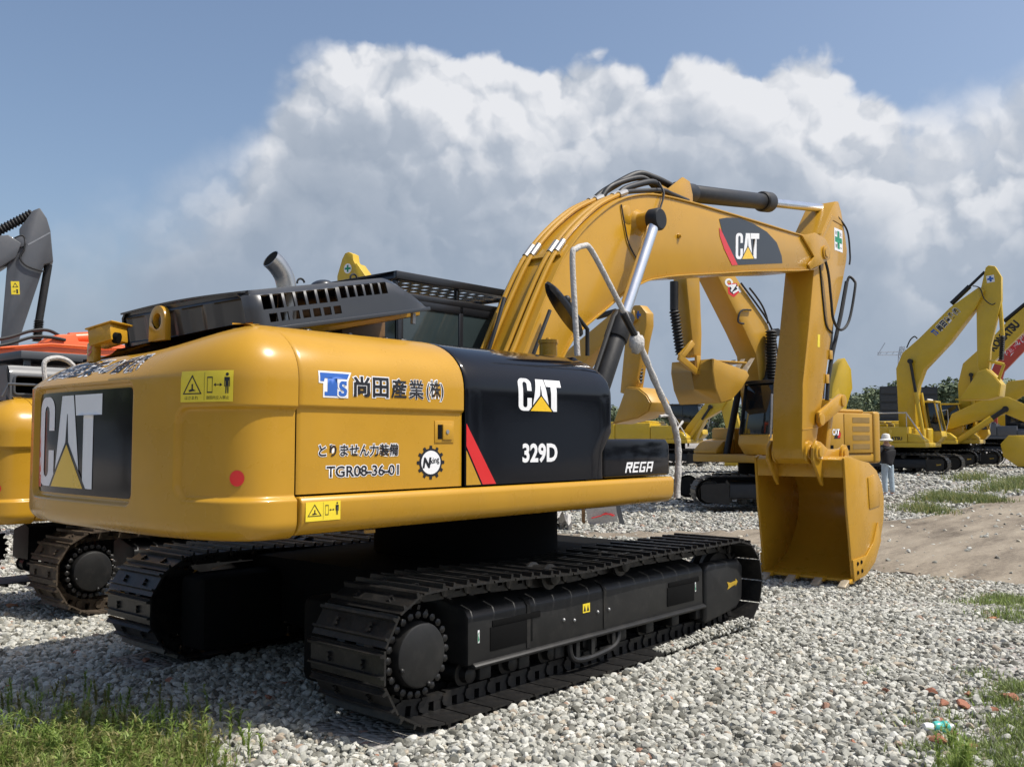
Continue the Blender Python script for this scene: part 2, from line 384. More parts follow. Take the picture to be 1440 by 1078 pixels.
def green_cross(d, x, y, wd, h, off=.002):
    d.poly([(x, y), (x+wd, y), (x+wd, y+h), (x, y+h)], 'white', off)
    d.poly([(x+p*wd, y+q*h) for p, q in [(.36, .1), (.64, .1), (.64, .38), (.92, .38), (.92, .62), (.64, .62), (.64, .9), (.36, .9), (.36, .62), (.08, .62), (.08, .38), (.36, .38)]], 'green', off+.0012)
    if h > .12:
        for t, a, b in (('安', .10, .70), ('全', .68, .70), ('第', .10, .12), ('一', .68, .16)):
            d.text(t, x+a*wd, y+b*h, .18*h if t != '一' else .03*h, 'ink', off+.0012, w=.22*wd)
# ------------------------------------------------------------------ terrain
def gz(x, y):
    dx, dy = x-CAM[0], y-CAM[1]; d = dx*FW[0]+dy*FW[1]
    z = np.interp(d, [-1e4, 9.2, 11.4, 13.6, 16, 24, 30, 37, 50, 62, 1e5], [0, 0, -.305, -.305, -.2, .04, .05, .24, .5, .6, .6])
    return z
def onY(u, v, Yv):
    r = ray(u, v); t = (Yv-CAM[1])/r[1]; return CAM+r*t
def onG(u, v):
    r = ray(u, v); z = 0.0
    for _ in range(12):
        p = CAM+r*((z-CAM[2])/r[2]); z = .5*z+.5*float(gz(p[0], p[1]))
    return CAM+r*((z-CAM[2])/r[2])
def atD(u, v, D):                                          # point at forward distance D
    r = ray(u, v); return CAM+r*(D/(r[:2]@FW))
def relief_grid(name, us, vs, fn, m, kind):
    g = G(); g.grid(lambda a, b: fn(a, b), us, vs); return g.obj(name, m, fix=False, angle=180, kind=kind)


# =================================================================== ground and road
def node_mat(name): 
    m = bpy.data.materials.new(name); m.use_nodes = True; return m, m.node_tree, m.node_tree.nodes['Principled BSDF']
def ramp_node(nt, src, stops):
    r = nt.nodes.new('ShaderNodeValToRGB'); nt.links.new(src, r.inputs[0]); e = r.color_ramp.elements
    for i, (p, c) in enumerate(stops):
        q = e[i] if i < 2 else e.new(p)
        q.position = p; q.color = (*c, 1)
    return r.outputs[0]
m, nt, b = node_mat('gravel_bed'); M['bed'] = m; L = nt.links.new
tc = nt.nodes.new('ShaderNodeTexCoord'); V = nt.nodes.new('ShaderNodeTexVoronoi'); V.inputs['Scale'].default_value = 24; L(tc.outputs['Object'], V.inputs['Vector'])
sp = nt.nodes.new('ShaderNodeSeparateColor'); L(V.outputs['Color'], sp.inputs[0])
c1 = ramp_node(nt, sp.outputs[0], [(0, (.20, .19, .17)), (1, (.46, .44, .41)), (.5, (.33, .315, .29)), (.93, (.40, .38, .35)), (.955, (.30, .13, .08))])
n1 = nt.nodes.new('ShaderNodeTexNoise'); n1.inputs['Scale'].default_value = .5; n1.inputs['Detail'].default_value = 8; n1.inputs['Roughness'].default_value = .65; L(tc.outputs['Object'], n1.inputs['Vector'])
mr = nt.nodes.new('ShaderNodeMapRange'); mr.inputs['From Min'].default_value = .5; mr.inputs['From Max'].default_value = .68; mr.inputs['To Max'].default_value = .75; L(n1.outputs['Fac'], mr.inputs['Value'])
mx = nt.nodes.new('ShaderNodeMixRGB'); L(mr.outputs[0], mx.inputs[0]); L(c1, mx.inputs[1]); mx.inputs[2].default_value = (.23, .185, .145, 1)
L(mx.outputs[0], b.inputs['Base Color']); b.inputs['Roughness'].default_value = .9
bp = nt.nodes.new('ShaderNodeBump'); bp.invert = True; bp.inputs['Strength'].default_value = 1.0; bp.inputs['Distance'].default_value = .03; L(V.outputs['Distance'], bp.inputs['Height']); L(bp.outputs[0], b.inputs['Normal'])
m, nt, b = node_mat('dirt'); M['dirt'] = m; L = nt.links.new
tc = nt.nodes.new('ShaderNodeTexCoord'); mp = nt.nodes.new('ShaderNodeMapping'); L(tc.outputs['Object'], mp.inputs[0]); mp.inputs['Rotation'].default_value = (0, 0, R(-68)); mp.inputs['Scale'].default_value = (.35, 1.6, 1)
n1 = nt.nodes.new('ShaderNodeTexNoise'); n1.inputs['Scale'].default_value = 1.1; n1.inputs['Detail'].default_value = 9; n1.inputs['Roughness'].default_value = .68; L(mp.outputs[0], n1.inputs['Vector'])
n2 = nt.nodes.new('ShaderNodeTexNoise'); n2.inputs['Scale'].default_value = 14; n2.inputs['Detail'].default_value = 7; n2.inputs['Roughness'].default_value = .7; L(tc.outputs['Object'], n2.inputs['Vector'])
ad = nt.nodes.new('ShaderNodeMath'); ad.operation = 'MULTIPLY_ADD'; L(n2.outputs['Fac'], ad.inputs[0]); ad.inputs[1].default_value = .35; L(n1.outputs['Fac'], ad.inputs[2])
c1 = ramp_node(nt, ad.outputs[0], [(.48, (.075, .058, .04)), (.92, (.32, .275, .208)), (.58, (.155, .126, .092)), (.72, (.245, .205, .152))])
L(c1, b.inputs['Base Color']); b.inputs['Roughness'].default_value = .95
bp = nt.nodes.new('ShaderNodeBump'); bp.inputs['Strength'].default_value = .7; bp.inputs['Distance'].default_value = .06; L(ad.outputs[0], bp.inputs['Height']); L(bp.outputs[0], b.inputs['Normal'])
def cam_pt(d, r, dz=0.0):
    x, y = CAM[0]+d*FW[0]+r*RT[0], CAM[1]+d*FW[1]+r*RT[1]; return (x, y, float(gz(x, y))+dz)
ds = [-40, -12, -4, 0]+list(np.arange(2, 30, .7))+list(np.arange(30, 70, 4))+[90, 130, 200, 350, 700, 1400, 2600]
g = G(); g.grid(lambda d, k: cam_pt(d, k*(40+1.3*max(d, 0))), ds, np.linspace(-1, 1, 41)); g.obj('ground', M['bed'], fix=False, angle=180, kind='structure')
road_px = [(560, 757, 753), (700, 757, 752), (800, 756, 750), (900, 757, 749), (1000, 759, 747), (1060, 766, 745), (1150, 784, 740), (1235, 803, 733), (1330, 813, 722), (1440, 824, 696), (1600, 845, 678), (1800, 880, 668), (2100, 940, 664)]
rN = [onG(u, a) for u, a, c in road_px]; rF = [onG(u, c) for u, a, c in road_px]
rN2 = np.array(curve_pts(rN, 8)); rF2 = np.array(curve_pts(rF, 8)); nR = len(rN2); jit = RNG.normal(0, 1, (nR, 2)); jit = (jit+np.roll(jit, 1, 0))*.10
def road_pt(i, t):
    i = int(i); d = rF2[i]-rN2[i]; ln = np.hypot(d[0], d[1])+.01; e0, e1 = jit[i]; e0, e1 = np.clip(e0, -.25*ln, .25*ln), np.clip(e1, -.25*ln, .25*ln); p = rN2[i]+d/ln*(e0+(ln+e1-e0)*t)
    return (p[0], p[1], float(gz(p[0], p[1]))+.014+.006*math.sin(i*1.3+t*9))
g = G(); g.grid(road_pt, list(range(nR)), np.linspace(0, 1, 26)); g.obj('dirt_road', M['dirt'], fix=False, angle=180, kind='structure')
ROADPOLY = np.concatenate([rN2[:, :2], rF2[::-1, :2]])
def in_poly(P, xs, ys):
    ins = np.zeros(len(xs), bool); n = len(P)
    for i in range(n):
        x0, y0 = P[i]; x1, y1 = P[(i+1) % n]; c = (y0 > ys) != (y1 > ys)
        with np.errstate(divide='ignore', invalid='ignore'): ins ^= c & (xs < (x1-x0)*(ys-y0)/(y1-y0+1e-12)+x0)
    return ins

# =================================================================== the tracks
def track_path(cx0, z0, r0, cx1, z1, r1, zb, sag):
    P = [(cx0, zb)]+[(x, zb) for x in np.linspace(cx0+.1, cx1-.25, 24)]
    P += [(cx1+r1*math.sin(R(a)), z1-r1*math.cos(R(a))) for a in range(12, 181, 12)]
    top1, top0 = z1+r1, z0+r0; mids = [(x, t) for x, t in ((cx1-.55, top1-.02),)]
    xs = np.linspace(cx1-.25, cx0+.25, 30)
    for x in xs:
        t = (cx1-x)/(cx1-cx0); P.append((x, top1*(1-t)+top0*t-sag*math.sin(math.pi*t)**2*(.55+.45*math.cos(t*9.5))))
    P += [(cx0-r0*math.sin(R(a)), z0+r0*math.cos(R(a))) for a in range(0, 181, 12)]
    return P
def along(P, n):
    P = np.array(P+[P[0]]); seg = np.hypot(*np.diff(P, axis=0).T); s = np.concatenate([[0], np.cumsum(seg)]); Lt = s[-1]; out = []
    at = lambda q: np.array([np.interp(q % Lt, s, P[:, 0]), np.interp(q % Lt, s, P[:, 1])])
    pitch = Lt/n
    for i in range(n):
        a, b = at((i-.5)*pitch), at((i+.5)*pitch); t = b-a
        out.append(((a+b)/2, math.atan2(t[1], t[0])))
    return out, pitch
def shoe_mesh(pitch, wd, m, simple=False, gh=.03):
    g = G(); p = pitch; h = wd/2
    if simple:
        g.bb(-p*.48, p*.48, -h, h, -.012, 0); g.bb(-p*.2, -p*.05, -h, h, -.012-gh, -.012)
        return g.mesh('track_shoe', m, angle=30)
    prof = [(-.47*p, 0), (.46*p, 0), (.47*p, -.012), (.30*p, -.014), (.275*p, -.014-gh*.8), (.215*p, -.014-gh*.8), (.19*p, -.014), (-.27*p, -.014), (-.30*p, -.012-gh), (-.37*p, -.014-gh), (-.40*p, -.014), (-.47*p, -.018)]
    g.prism(prof, -h, h)
    for sy in (-1, 1):
        y0 = sy*.085
        g.bb(-p*.36, -p*.12, y0-.02, y0+.02, 0.0, .075); g.bb(p*.10, p*.42, y0-.02, y0+.02, 0.0, .075)
        g.bb(-p*.40, p*.46, y0-.022, y0+.022, .06, .098)
        g.cyl((-p*.42, y0-.035, .05), (-p*.42, y0+.035, .05), .038, n=8)
        for bx in (-.08, .08): g.cyl((bx*p*.9, sy*.15, -.016), (bx*p*.9, sy*.15, -.034), .014, n=6)
    return g.mesh('track_shoe', m, angle=30)
SHOES = {}
def build_track(root, yc, spec, wd=.66, n=49, lod=0, sm='steel'):
    """one crawler: track (> track_shoe), track_frame (> sprocket, idler, rollers ...)"""
    path = track_path(*spec); pl, pitch = along(path, n)
    if lod < 2:
        tr = link('track', None, root); tr.empty_display_size = .1
        key = (sm, lod, round(wd, 2), round(pitch, 3))
        if key not in SHOES: SHOES[key] = shoe_mesh(pitch, wd, M[sm], simple=lod > 0)
        for c, a in pl:
            o = link('track_shoe', SHOES[key], tr); o.location = (c[0], yc, c[1]); o.rotation_euler = (0, -a, 0)
    else:
        g = G()
        for c, a in pl:
            rot = Matrix.Rotation(-a, 3, 'Y'); k = pitch*.5; h = wd/2
            g.box(Vector((c[0], yc, c[1])), (pitch*.96, wd, .02), rot)
            nrm = rot@Vector((0, 0, -1)); g.box(Vector((c[0], yc, c[1]))+nrm*.025, (pitch*.25, wd, .04), rot)
        g.obj('track_shoes', M[sm], root, kind='stuff')
    cx0, z0, r0, cx1, z1, r1, zb, sag = spec
    sy = -1 if yc < 0 else 1; O = lambda d: yc+sy*d          # d metres outboard of the track centre line
    # frame beam
    g = G(); sec = [(O(.205), .29), (O(.205), .585), (O(.175), .625), (O(-.12), .70), (O(-.24), .66), (O(-.24), .29)]
    g.prism(sec, cx0+.42, cx1-.48, 'x')
    g.prism([(O(.0), .262), (O(.225), .262), (O(.235), .285), (O(.205), .302), (O(.0), .302)], cx0+.46, cx1-.46, 'x')
    for k in range(8):
        xx = cx0+.62+k*(cx1-cx0-1.1)/7
        g.bb(xx-.055, xx+.055, min(O(.09), O(.17)), max(O(.09), O(.17)), .17, .262)
    fr = g.obj('track_frame', M['black'], root, bevel=.012 if lod == 0 else 0)
    if lod == 0:
        for x0 in (cx0+.62, cx1-1.05):                        # the recessed access covers
            h = G(); h.bb(x0, x0+.42, O(.206)-.004, O(.206)+.004, .35, .50); h.bb(x0+.02, x0+.50, O(.206)-.006, O(.206)+.006, .50, .54)
            h.obj('access_cover', M['under'], fr, bevel=.003)
        for x0 in (cx0+.98, cx0+1.85):
            h = G(); h.prism([(O(.207), .31), (O(.211), .31), (O(.211), .592), (O(.178), .630), (O(.13), .642), (O(.13), .637), (O(.176), .625), (O(.207), .588)], x0, x0+.035, 'x'); h.obj('weld_strip', M['steel'], fr)
        for x0 in (1.38, 1.50, 1.78, 1.92):
            h = G(); h.ball((cx0+x0, O(.207), .44-.02*(x0 == 1.50)), .013, 8, 6); h.obj('grease_bolt', M['silver'], fr)
        d = Decal(lambda a, b, o: (a, O(.206+o), b), fr); x0 = cx0+1.60
        d.poly([(x0, .455), (x0+.085, .455), (x0+.085, .52), (x0, .52)], 'sticker')
        for k in (0, 1): d.poly([(x0+.008+.038*k, .466), (x0+.036+.038*k, .466), (x0+.022+.038*k, .508)], 'ink', .0032)
        for x1 in (cx0+.50, cx1-.62):
            d.poly([(x1+.004, .42), (x1+.020, .42), (x1+.020, .50), (x1+.004, .50)], 'white'); d.poly([(x1+.006, .42), (x1+.018, .44), (x1+.010, .47), (x1+.018, .49), (x1+.006, .48)], 'green', .0032)
        if yc < 0: d.finish('track_sticker')
    # sprocket and final drive
    g = G(); prof = []
    nt_ = 23
    for k in range(nt_*4):
        a = 2*math.pi*k/(nt_*4); rad = r0*(.76 if k % 4 in (0, 1) else .66); prof.append((cx0+rad*math.cos(a), z0+rad*math.sin(a)))
    g.prism(prof, O(-.03), O(.03)); g.lathe((cx0, O(.0), z0), (0, sy, 0), [(0, r0*.55), (.09, r0*.55), (.11, r0*.50)], 30)
    sp = g.obj('sprocket', M['steel'] if lod == 0 else M['black'], fr, angle=35)
    h = G(); h.lathe((cx0, O(.05), z0), (0, sy, 0), [(0, r0*.56), (.05, r0*.56), (.06, r0*.52), (.17, r0*.51), (.185, r0*.49), (.192, r0*.455), (.193, .01)], 36)
    h.obj('final_drive_cover', M['black'], fr, angle=30)
    if lod == 0:
        bm_ = G()
        for k in range(24):
            a = 2*math.pi*k/24; bm_.lathe((cx0+r0*.615*math.cos(a), O(.08), z0+r0*.615*math.sin(a)), (0, sy, 0), [(0, .025), (.12, .024), (.127, .014)], 6); bm_.box((cx0+r0*.69*math.cos(a+.13), O(.06), z0+r0*.69*math.sin(a+.13)), (.05, .07, .022), Matrix.Rotation(-(a+.13), 3, 'Y'))
        bm_.obj('drive_bolts', M['steel'], fr, kind='stuff')
        for a in (200, 285): G().ball((cx0+r0*.47*math.cos(R(a)), O(.243), z0+r0*.47*math.sin(R(a))), .017, 8, 6).obj('drain_plug', M['steel'], fr)
    elif lod == 1:
        bm_ = G()
        for k in range(22):
            a = 2*math.pi*k/22; bm_.lathe((cx0+r0*.58*math.cos(a), O(.15), z0+r0*.58*math.sin(a)), (0, sy, 0), [(0, .02), (.03, .018)], 6)
        bm_.obj('drive_bolts', M['silver'], fr)
    # idler and its cover
    g = G(); g.lathe((cx1, O(-.09), z1), (0, sy, 0), [(0, r1*.70), (.05, r1*.74), (.06, r1*.82), (.12, r1*.82), (.13, r1*.74), (.18, r1*.70), (.18, r1*.5), (.2, r1*.48), (.2, .02)], 32)
    g.obj('idler', M['steel'], fr, angle=35)
    g = G(); zc = z1
    g.prism([(cx1-.465, .125), (cx1+.09, .19), (cx1+.20, .27), (cx1+.215, .56), (cx1+.15, .615), (cx1-.40, .63), (cx1-.455, .59)], min(O(.10), O(.22)), max(O(.10), O(.22)))
    ic = g.obj('idler_cover', M['black'], fr, bevel=.03 if lod == 0 else 0, seg=3)
    if lod < 2 and yc < 0:
        d = Decal(lambda a, b, o: (a, O(.221+o), b), ic); x0, q = cx1-.17, .395
        d.poly([(x0+.62*a+.08, q+.62*b+.01) for a, b in [(0, -.05), (.11, -.025), (.25, .0), (.25, -.03), (.31, .035), (.25, .085), (.25, .055), (.10, .04), (0, .06), (.04, 0)]], 'louvre2')
        d.finish('arrow_sticker')
    # rollers
    rg = G(); rg.lathe((0, -.16, 0), (0, 1, 0), [(0, .03), (.01, .05), (.06, .055), (.065, .085), (.085, .085), (.09, .07), (.23, .07), (.235, .085), (.255, .085), (.26, .055), (.31, .05), (.32, .03)], 16)
    rm = rg.mesh('roller', M['steel' if lod == 0 else 'black'], angle=35)
    if lod < 2:
        for k in range(8):
            o = link('roller', rm, fr); o.location = (cx0+.50+k*(cx1-cx0-.92)/7, yc, zb+.17)
        for x in (cx0+1.28, cx0+2.14):
            o = link('carrier_roller', rm, fr); o.location = (x, O(.08), .70+.045); o.scale = (1.05, .9, 1.05)
    if lod == 0 and sy < 0:
        g = G(); xm = (cx0+cx1)/2-.05
        g.tube(curve_pts([(xm-.38, O(.19), .27), (xm-.36, O(.20), .16), (xm-.2, O(.20), .125), (xm+.1, O(.20), .15), (xm+.2, O(.20), .20), (xm+.22, O(.19), .27)], 4), .022, 8)
        for dx in (-.30, -.12, .14): g.bb(xm+dx-.02, xm+dx+.02, O(.20)-.01, O(.20)+.01, .13, .28)
        g.obj('track_guide', M['black'], fr)
    return fr

MAIN = (-1.95, .435, .375, 1.83, .425, .365, .045, .045)
ex = thing('excavator', 'large ochre and black excavator in front with stripe and big bucket resting on the gravel', 'excavator')
for yc in (-1.295, 1.295): build_track(ex, yc, MAIN)
g = G(); g.bb(-1.45, 1.35, -.98, .98, .30, .78); g.lathe((0, 0, .78), (0, 0, 1), [(0, .78), (.32, .78), (.32, .70), (.40, .70)], 32)
g.obj('car_body', M['under'], ex)
for sy in (-1, 1): G().bb(-2.12, -1.40, min(sy*.58, sy*.93), max(sy*.58, sy*.93), .16, .70).obj('track_shade_block', M['under'], ex, bevel=.06)  # added dark blocks standing in for the shade inside the tracks
g = G(); g.bb(-2.74, 1.0, -1.30, 1.30, 1.17, 1.215); g.bb(-2.73, .1, -1.28, 1.28, 1.215, 2.0); g.bb(-2.72, 0.02, -.88, 1.28, 2.0, 2.28); g.obj('revolving_frame', M['under'], ex)
for x0 in (-2.18,):
    g = G(); g.bb(x0, x0+.07, -1.29, -1.27, 1.145, 1.165); g.obj('warning_plate', M['yellow'], ex)

# =================================================================== the bodywork
YS = 1.40
def inset(z):
    if z < 1.25:
        t = min(1, (1.25-z)/.075); return .075*(1-math.sqrt(max(0, 1-t*t)))
    if z > 2.0:
        t = min(1, (z-2.0)/.36); return .56*(1-(1-t**2.3)**(1/2.3))
    return 0.0
def side_y(z, crease=True, sill=False):
    return -(YS-inset(z)-(.020*(1-sst(z, 1.858, 1.885)) if crease else 0.0))
ZT = [1.40, 1.45, 1.6, 1.75, 1.84]+list(np.linspace(1.852, 1.892, 7))+[1.92, 1.97]+list(2.0+.36*np.array([.05, .15, .25, .35, .45, .55, .64, .72, .79, .85, .90, .94, .97, .99, 1.0]))
def side_panel(name, x0, x1, m, crease=True, x1f=None, nx=8):
    fx = x1f or (lambda z: x1)
    g = G(); us = [0, .004]+list(np.linspace(.02, .98, nx))+[.996, 1]
    def P(u, z):
        x = x0+(fx(z)-x0)*u; e = min(u, 1-u)*(fx(z)-x0); d = .010*(1-sst(e, 0, .012))
        return (x, side_y(z, crease)+d, z)
    g.grid(P, us, ZT)
    return g.obj(name, M[m], ex, angle=50, solid=.03)
door = side_panel('engine_door', -2.742, -1.462, 'yellow')
xq = lambda z: .055+.115*sst(z, 1.69, 1.73)-.10*sst(z, 2.10, 2.36)
pump = side_panel('pump_door', -1.452, .1, 'gloss', crease=False, x1f=xq, nx=12)
g = G(); g.prism([(-.84, 2.362), (-.84, 2.20), (-.2, 2.20), (-.2, 2.345), (-.5, 2.372)], -1.45, -.06, 'x'); g.obj('tank_top', M['gloss'], ex, bevel=.02)
g = G(); g.prism([(.165, 1.70), (.165, 2.28), (.05, 2.345), (.0, 2.345), (.0, 1.70)], -1.15, -.42); g.obj('tank_front', M['gloss'], ex, bevel=.03)
g = G(); g.bb(-2.74, -1.46, -.90, -.55, 2.28, 2.352); g.obj('side_deck', M['yellow'], ex, bevel=.01)
# lower side rail
g = G(); g.prism([(-1.30, 1.175), (-1.365, 1.18), (-1.40, 1.205), (-1.42, 1.25), (-1.425, 1.36), (-1.405, 1.388), (-1.2, 1.388), (-1.2, 1.175)], -2.742, 1.03, 'x')
rail = g.obj('side_rail', M['yellow'], ex, bevel=.012, seg=3, angle=50)
g = G(); g.prism([(-1.30, 1.175), (-1.40, 1.205), (-1.42, 1.25), (-1.425, 1.36), (-1.405, 1.388), (-1.2, 1.388), (-1.2, 1.175)], -2.742, 1.03, 'x')
g.v = [(a, -b, c) for a, b, c in g.v]; g.obj('side_rail', M['yellow'], ex, bevel=.012)
g = G(); g.bb(-2.74, .0, 1.30, 1.40, 1.40, 2.2); g.obj('side_panel', M['yellow'], ex, bevel=.04)
g = G(); g.bb(.9, 1.03, -1.2, 1.2, 1.19, 1.385); g.obj('front_beam', M['yellow'], ex, bevel=.01)
g = G(); g.prism([(.072, 1.40), (1.012, 1.40), (1.012, 1.655), (.96, 1.70), (.072, 1.70)], -1.395, -.72); tb = g.obj('tool_box', M['gloss'], ex, bevel=.022, seg=3)
g = G(); g.bb(.18, .95, -1.2, -.45, 1.39, 1.46); g.obj('step_plate', M['under'], ex)
# door latch
g = G(); y = side_y(1.6)
g.bb(-1.715, -1.545, y-.006, y+.01, 1.675, 1.815); g.obj('door_latch', M['yellow'], door, bevel=.004)
g = G(); g.bb(-1.690, -1.655, y-.0085, y-.004, 1.70, 1.79); g.obj('latch_recess', M['under'], door)
g = G(); g.bb(-1.652, -1.565, y-.016, y-.005, 1.695, 1.793); g.obj('latch_paddle', M['yellow'], door, bevel=.004)
G().lathe((-1.615, y-.015, 1.745), (0, -1, 0), [(0, .014), (.006, .013)], 12).obj('latch_lock', M['silver'], door)

# ---- counterweight
PP = 3.3; tt = np.linspace(-math.pi/2, math.pi/2, 4001)
cwy = np.sign(np.sin(tt))*np.abs(np.sin(tt))**(2/PP)*YS; cwy = np.where(cwy > 0, cwy*.93, cwy); cwx = -2.752-.50*np.abs(np.cos(tt))**(2/PP)
cws = np.concatenate([[0], np.cumsum(np.hypot(np.diff(cwx), np.diff(cwy)))]); CWL = cws[-1]
def s_of_y(yv): return float(np.interp(yv, cwy, cws))
nxv = np.gradient(cwy, cws); nyv = -np.gradient(cwx, cws)     # outward normal is (-dy,dx) flipped to face the rear
def cw_xy(s):
    x, y = np.interp(s, cws, cwx), np.interp(s, cws, cwy); nx_, ny_ = -np.interp(s, cws, nxv), -np.interp(s, cws, nyv)
    q = math.hypot(nx_, ny_); return x, y, nx_/q, ny_/q
def rsd(s, z, s0, s1, z0, z1, r):
    qx = abs(s-(s0+s1)/2)-(s1-s0)/2+r; qz = abs(z-(z0+z1)/2)-(z1-z0)/2+r
    return math.hypot(max(qx, 0), max(qz, 0))+min(max(qx, qz), 0)-r
PAN = (s_of_y(-.53), s_of_y(.90), 1.325, 2.03, .07); POC = (-.6, s_of_y(-.93), 1.375, 1.872, .09)
def cw_inset(z):
    if z < 1.26:
        t = min(1, (1.26-z)/.10); return .10*(1-math.sqrt(max(0, 1-t*t)))
    if z > 2.04:
        t = min(1, (z-2.04)/.33); return .46*t**1.15+.62*t**4
    return 0.0
def cw_pt(s, z, off=0.0):
    x, y, nx_, ny_ = cw_xy(s)
    wgt = sst(s, s_of_y(-1.34), s_of_y(.15))                    # the rear leans in more at the top than the flanks
    ins = cw_inset(z)*wgt+(inset(z) if z > 1.5 else cw_inset(z))*(1-wgt)
    d = .034*(1-sst(rsd(s, z, *PAN), -.020, .006))+.028*(1-sst(rsd(s, z, *POC), -.022, .006))
    k = ins+d-off
    return (min(x-nx_*k, -2.752), y-ny_*k, z-.05*sst(z, 2.2, 2.37)*sst(y, -.9, .9))
zz = sorted(set(list(1.16+.13*np.array([0, .02, .06, .12, .2, .3, .42, .55, .66, .77, .88, 1]))+list(np.linspace(1.30, 2.04, 100))+list(2.04+.33*np.array([.06, .12, .2, .28, .36, .44, .52, .6, .67, .74, .8, .85, .9, .94, .97, .99, 1]))))
g = G(); ss = np.linspace(0, CWL, 380); g.grid(cw_pt, ss, zz)
n_ = len(zz); topv = [i*n_+n_-1 for i in range(len(ss))]; botv = [i*n_ for i in range(len(ss))]
g.f.append(topv); g.m.append(0); g.f.append(botv[::-1]); g.m.append(0); g.f.append([j for j in range(n_)]+[(len(ss)-1)*n_+j for j in range(n_-1, -1, -1)]); g.m.append(0)
cw = g.obj('counterweight', M['yellow'], ex, angle=50)
g = G(); pin = .036
loop = rrect(PAN[0]+pin, PAN[2]+pin, PAN[1]-pin, PAN[3]-pin, .05, 5)
d = Decal(cw_pt, cw, sub=.05); d.poly(loop, 'gloss', .004); lp = d.finish('logo_panel')
lp.data.polygons.foreach_set('use_smooth', [True]*len(lp.data.polygons))
d = Decal(cw_pt, cw, sub=.05)
s0 = s_of_y(.92); s1 = s_of_y(.03)
# letters run from the far (left) edge towards the near edge: mirrored s
dm = Decal(lambda a, b, o: cw_pt(-a, b, o), cw, sub=.05)
logo(dm, -s_of_y(.83), 1.40, s_of_y(.83)-s_of_y(-.12), .57, bg='gloss', off=.007)
dm.poly([(-PAN[1]+.055, 1.39), (-PAN[1]+.115, 1.39), (-PAN[1]+.085, 1.72), (-PAN[1]+.055, 1.80)], 'redp', .007)
# warning sticker, reflector and the registration line along the slanted top
U = lambda u, v: (float(np.interp(u, [232, 270, 326, 418], [s_of_y(-.95), s_of_y(-1.10), s_of_y(-1.30), 0.0])),)
warning(dm, -s_of_y(-.975), 1.895, s_of_y(-.975)-s_of_y(-1.285), .165, off=.003)
sx = s_of_y(-1.30); dm.poly([(-sx+.042*math.cos(t), 1.495+.042*math.sin(t)) for t in np.linspace(0, 6.28, 25)[:-1]], 'redp', .004)
dm.outlined('尚田産業-の番機', -s_of_y(.80), 2.085, .11, 'ink', 'white', w=s_of_y(.80)-s_of_y(-.50), bold=.02, edge=.05, off=.003)
dm.finish('lettering')
g = G(); g.prism([(p[0], p[1]) for p in [(-.085, 0), (.085, 0)]+arc(0, .085, .085, 0, 180, 12)], -.02, .02, 'x')
def eye(x, y, z):
    g = G(); n = 20; vs = []; fs = []
    outer = [(-.105, -.04), (.105, -.04)]+arc(0, .085, .10, 0, 180, 16); k = len(outer)
    inner = [(.052*math.cos(t), .085+.052*math.sin(t)) for t in np.linspace(R(225), R(225)+6.283, k, endpoint=False)]
    for t in (-.02, .02): vs += [(x+t, y+a, z+b) for a, b in outer]+[(x+t, y+a, z+b) for a, b in inner]
    for i in range(k):
        j = (i+1) % k
        fs += [(i, j, k+j, k+i), (2*k+i, 3*k+i, 3*k+j, 2*k+j), (i, 2*k+i, 2*k+j, j), (k+i, k+j, 3*k+j, 3*k+i)]
    return g.add(vs, fs).obj('lifting_eye', M['yellow'], cw, bevel=.004)
eye(-2.80, .02, 2.365)
rot = Matrix.Rotation(R(-12), 3, 'X')@Matrix.Rotation(R(20), 3, 'Z')
g = G(); g.box((-2.95, .41, 2.37), (.15, .19, .11), rot); g.box((-2.94, .42, 2.43), (.19, .23, .012), rot); lb = g.obj('work_lamp', M['yellow'], cw, bevel=.006)
g = G(); g.cyl((-2.95, .32, 2.355), (-2.93, .295, 2.35), .036); g.obj('lamp_lens', M['under'], cw)
g = G(); g.box((-2.98, .54, 2.27), (.05, .11, .13)); g.obj('lamp_bracket', M['yellow'], cw, bevel=.01)
d = Decal(lambda a, b, o: (-3.005-o, .54-a, 2.27+b), cw)
for k in (0, 1): d.poly([(-.025, -.03+.03*k), (.025, .0+.03*k), (.025, .015+.03*k), (-.025, -.015+.03*k)], 'redp', .003)
d.finish('stripe_sticker')

# ---- print on the right side
sd = lambda a, b, o: (a, side_y(b)-o, b)
d = Decal(sd, door, sub=.05)
# the two-letter emblem and company name
bx = -2.610
T1 = [(0, .128), (.205, .128), (.188, .098), (.118, .098), (.118, .022), (.135, .022), (.135, 0), (.030, 0), (.030, .022), (.050, .022), (.050, .098), (.030, .098), (.026, .080), (0, .080)]
S1 = [(.182, .085), (.182, .062), (.168, .062), (.163, .068), (.150, .068), (.150, .058), (.180, .042), (.186, .030), (.180, .008), (.165, 0), (.140, 0), (.126, .008), (.126, .028), (.140, .028), (.147, .018), (.163, .018), (.163, .027), (.135, .043), (.128, .055), (.132, .075), (.145, .085)]
def grow(P, k):
    n = len(P); a = sum(P[i][0]*P[(i+1) % n][1]-P[(i+1) % n][0]*P[i][1] for i in range(n)); sg = 1 if a > 0 else -1; out = []
    for i in range(n):
        p0, p1, p2 = np.array(P[i-1]), np.array(P[i]), np.array(P[(i+1) % n]); e1, e2 = p1-p0, p2-p1
        n1 = np.array([e1[1], -e1[0]])/np.hypot(*e1)*sg; n2 = np.array([e2[1], -e2[0]])/np.hypot(*e2)*sg
        q = (n1+n2); q = q/max(.35, np.dot(q, q)/2); out.append(tuple(p1+q*k))
    return out
at = lambda P: [(bx+p[0], 1.940+p[1]) for p in P]
d.poly(at([(-.010, .138), (.222, .138), (.196, .086), (.196, -.010), (.020, -.010), (.020, .068), (-.010, .070)]), 'white', .002)
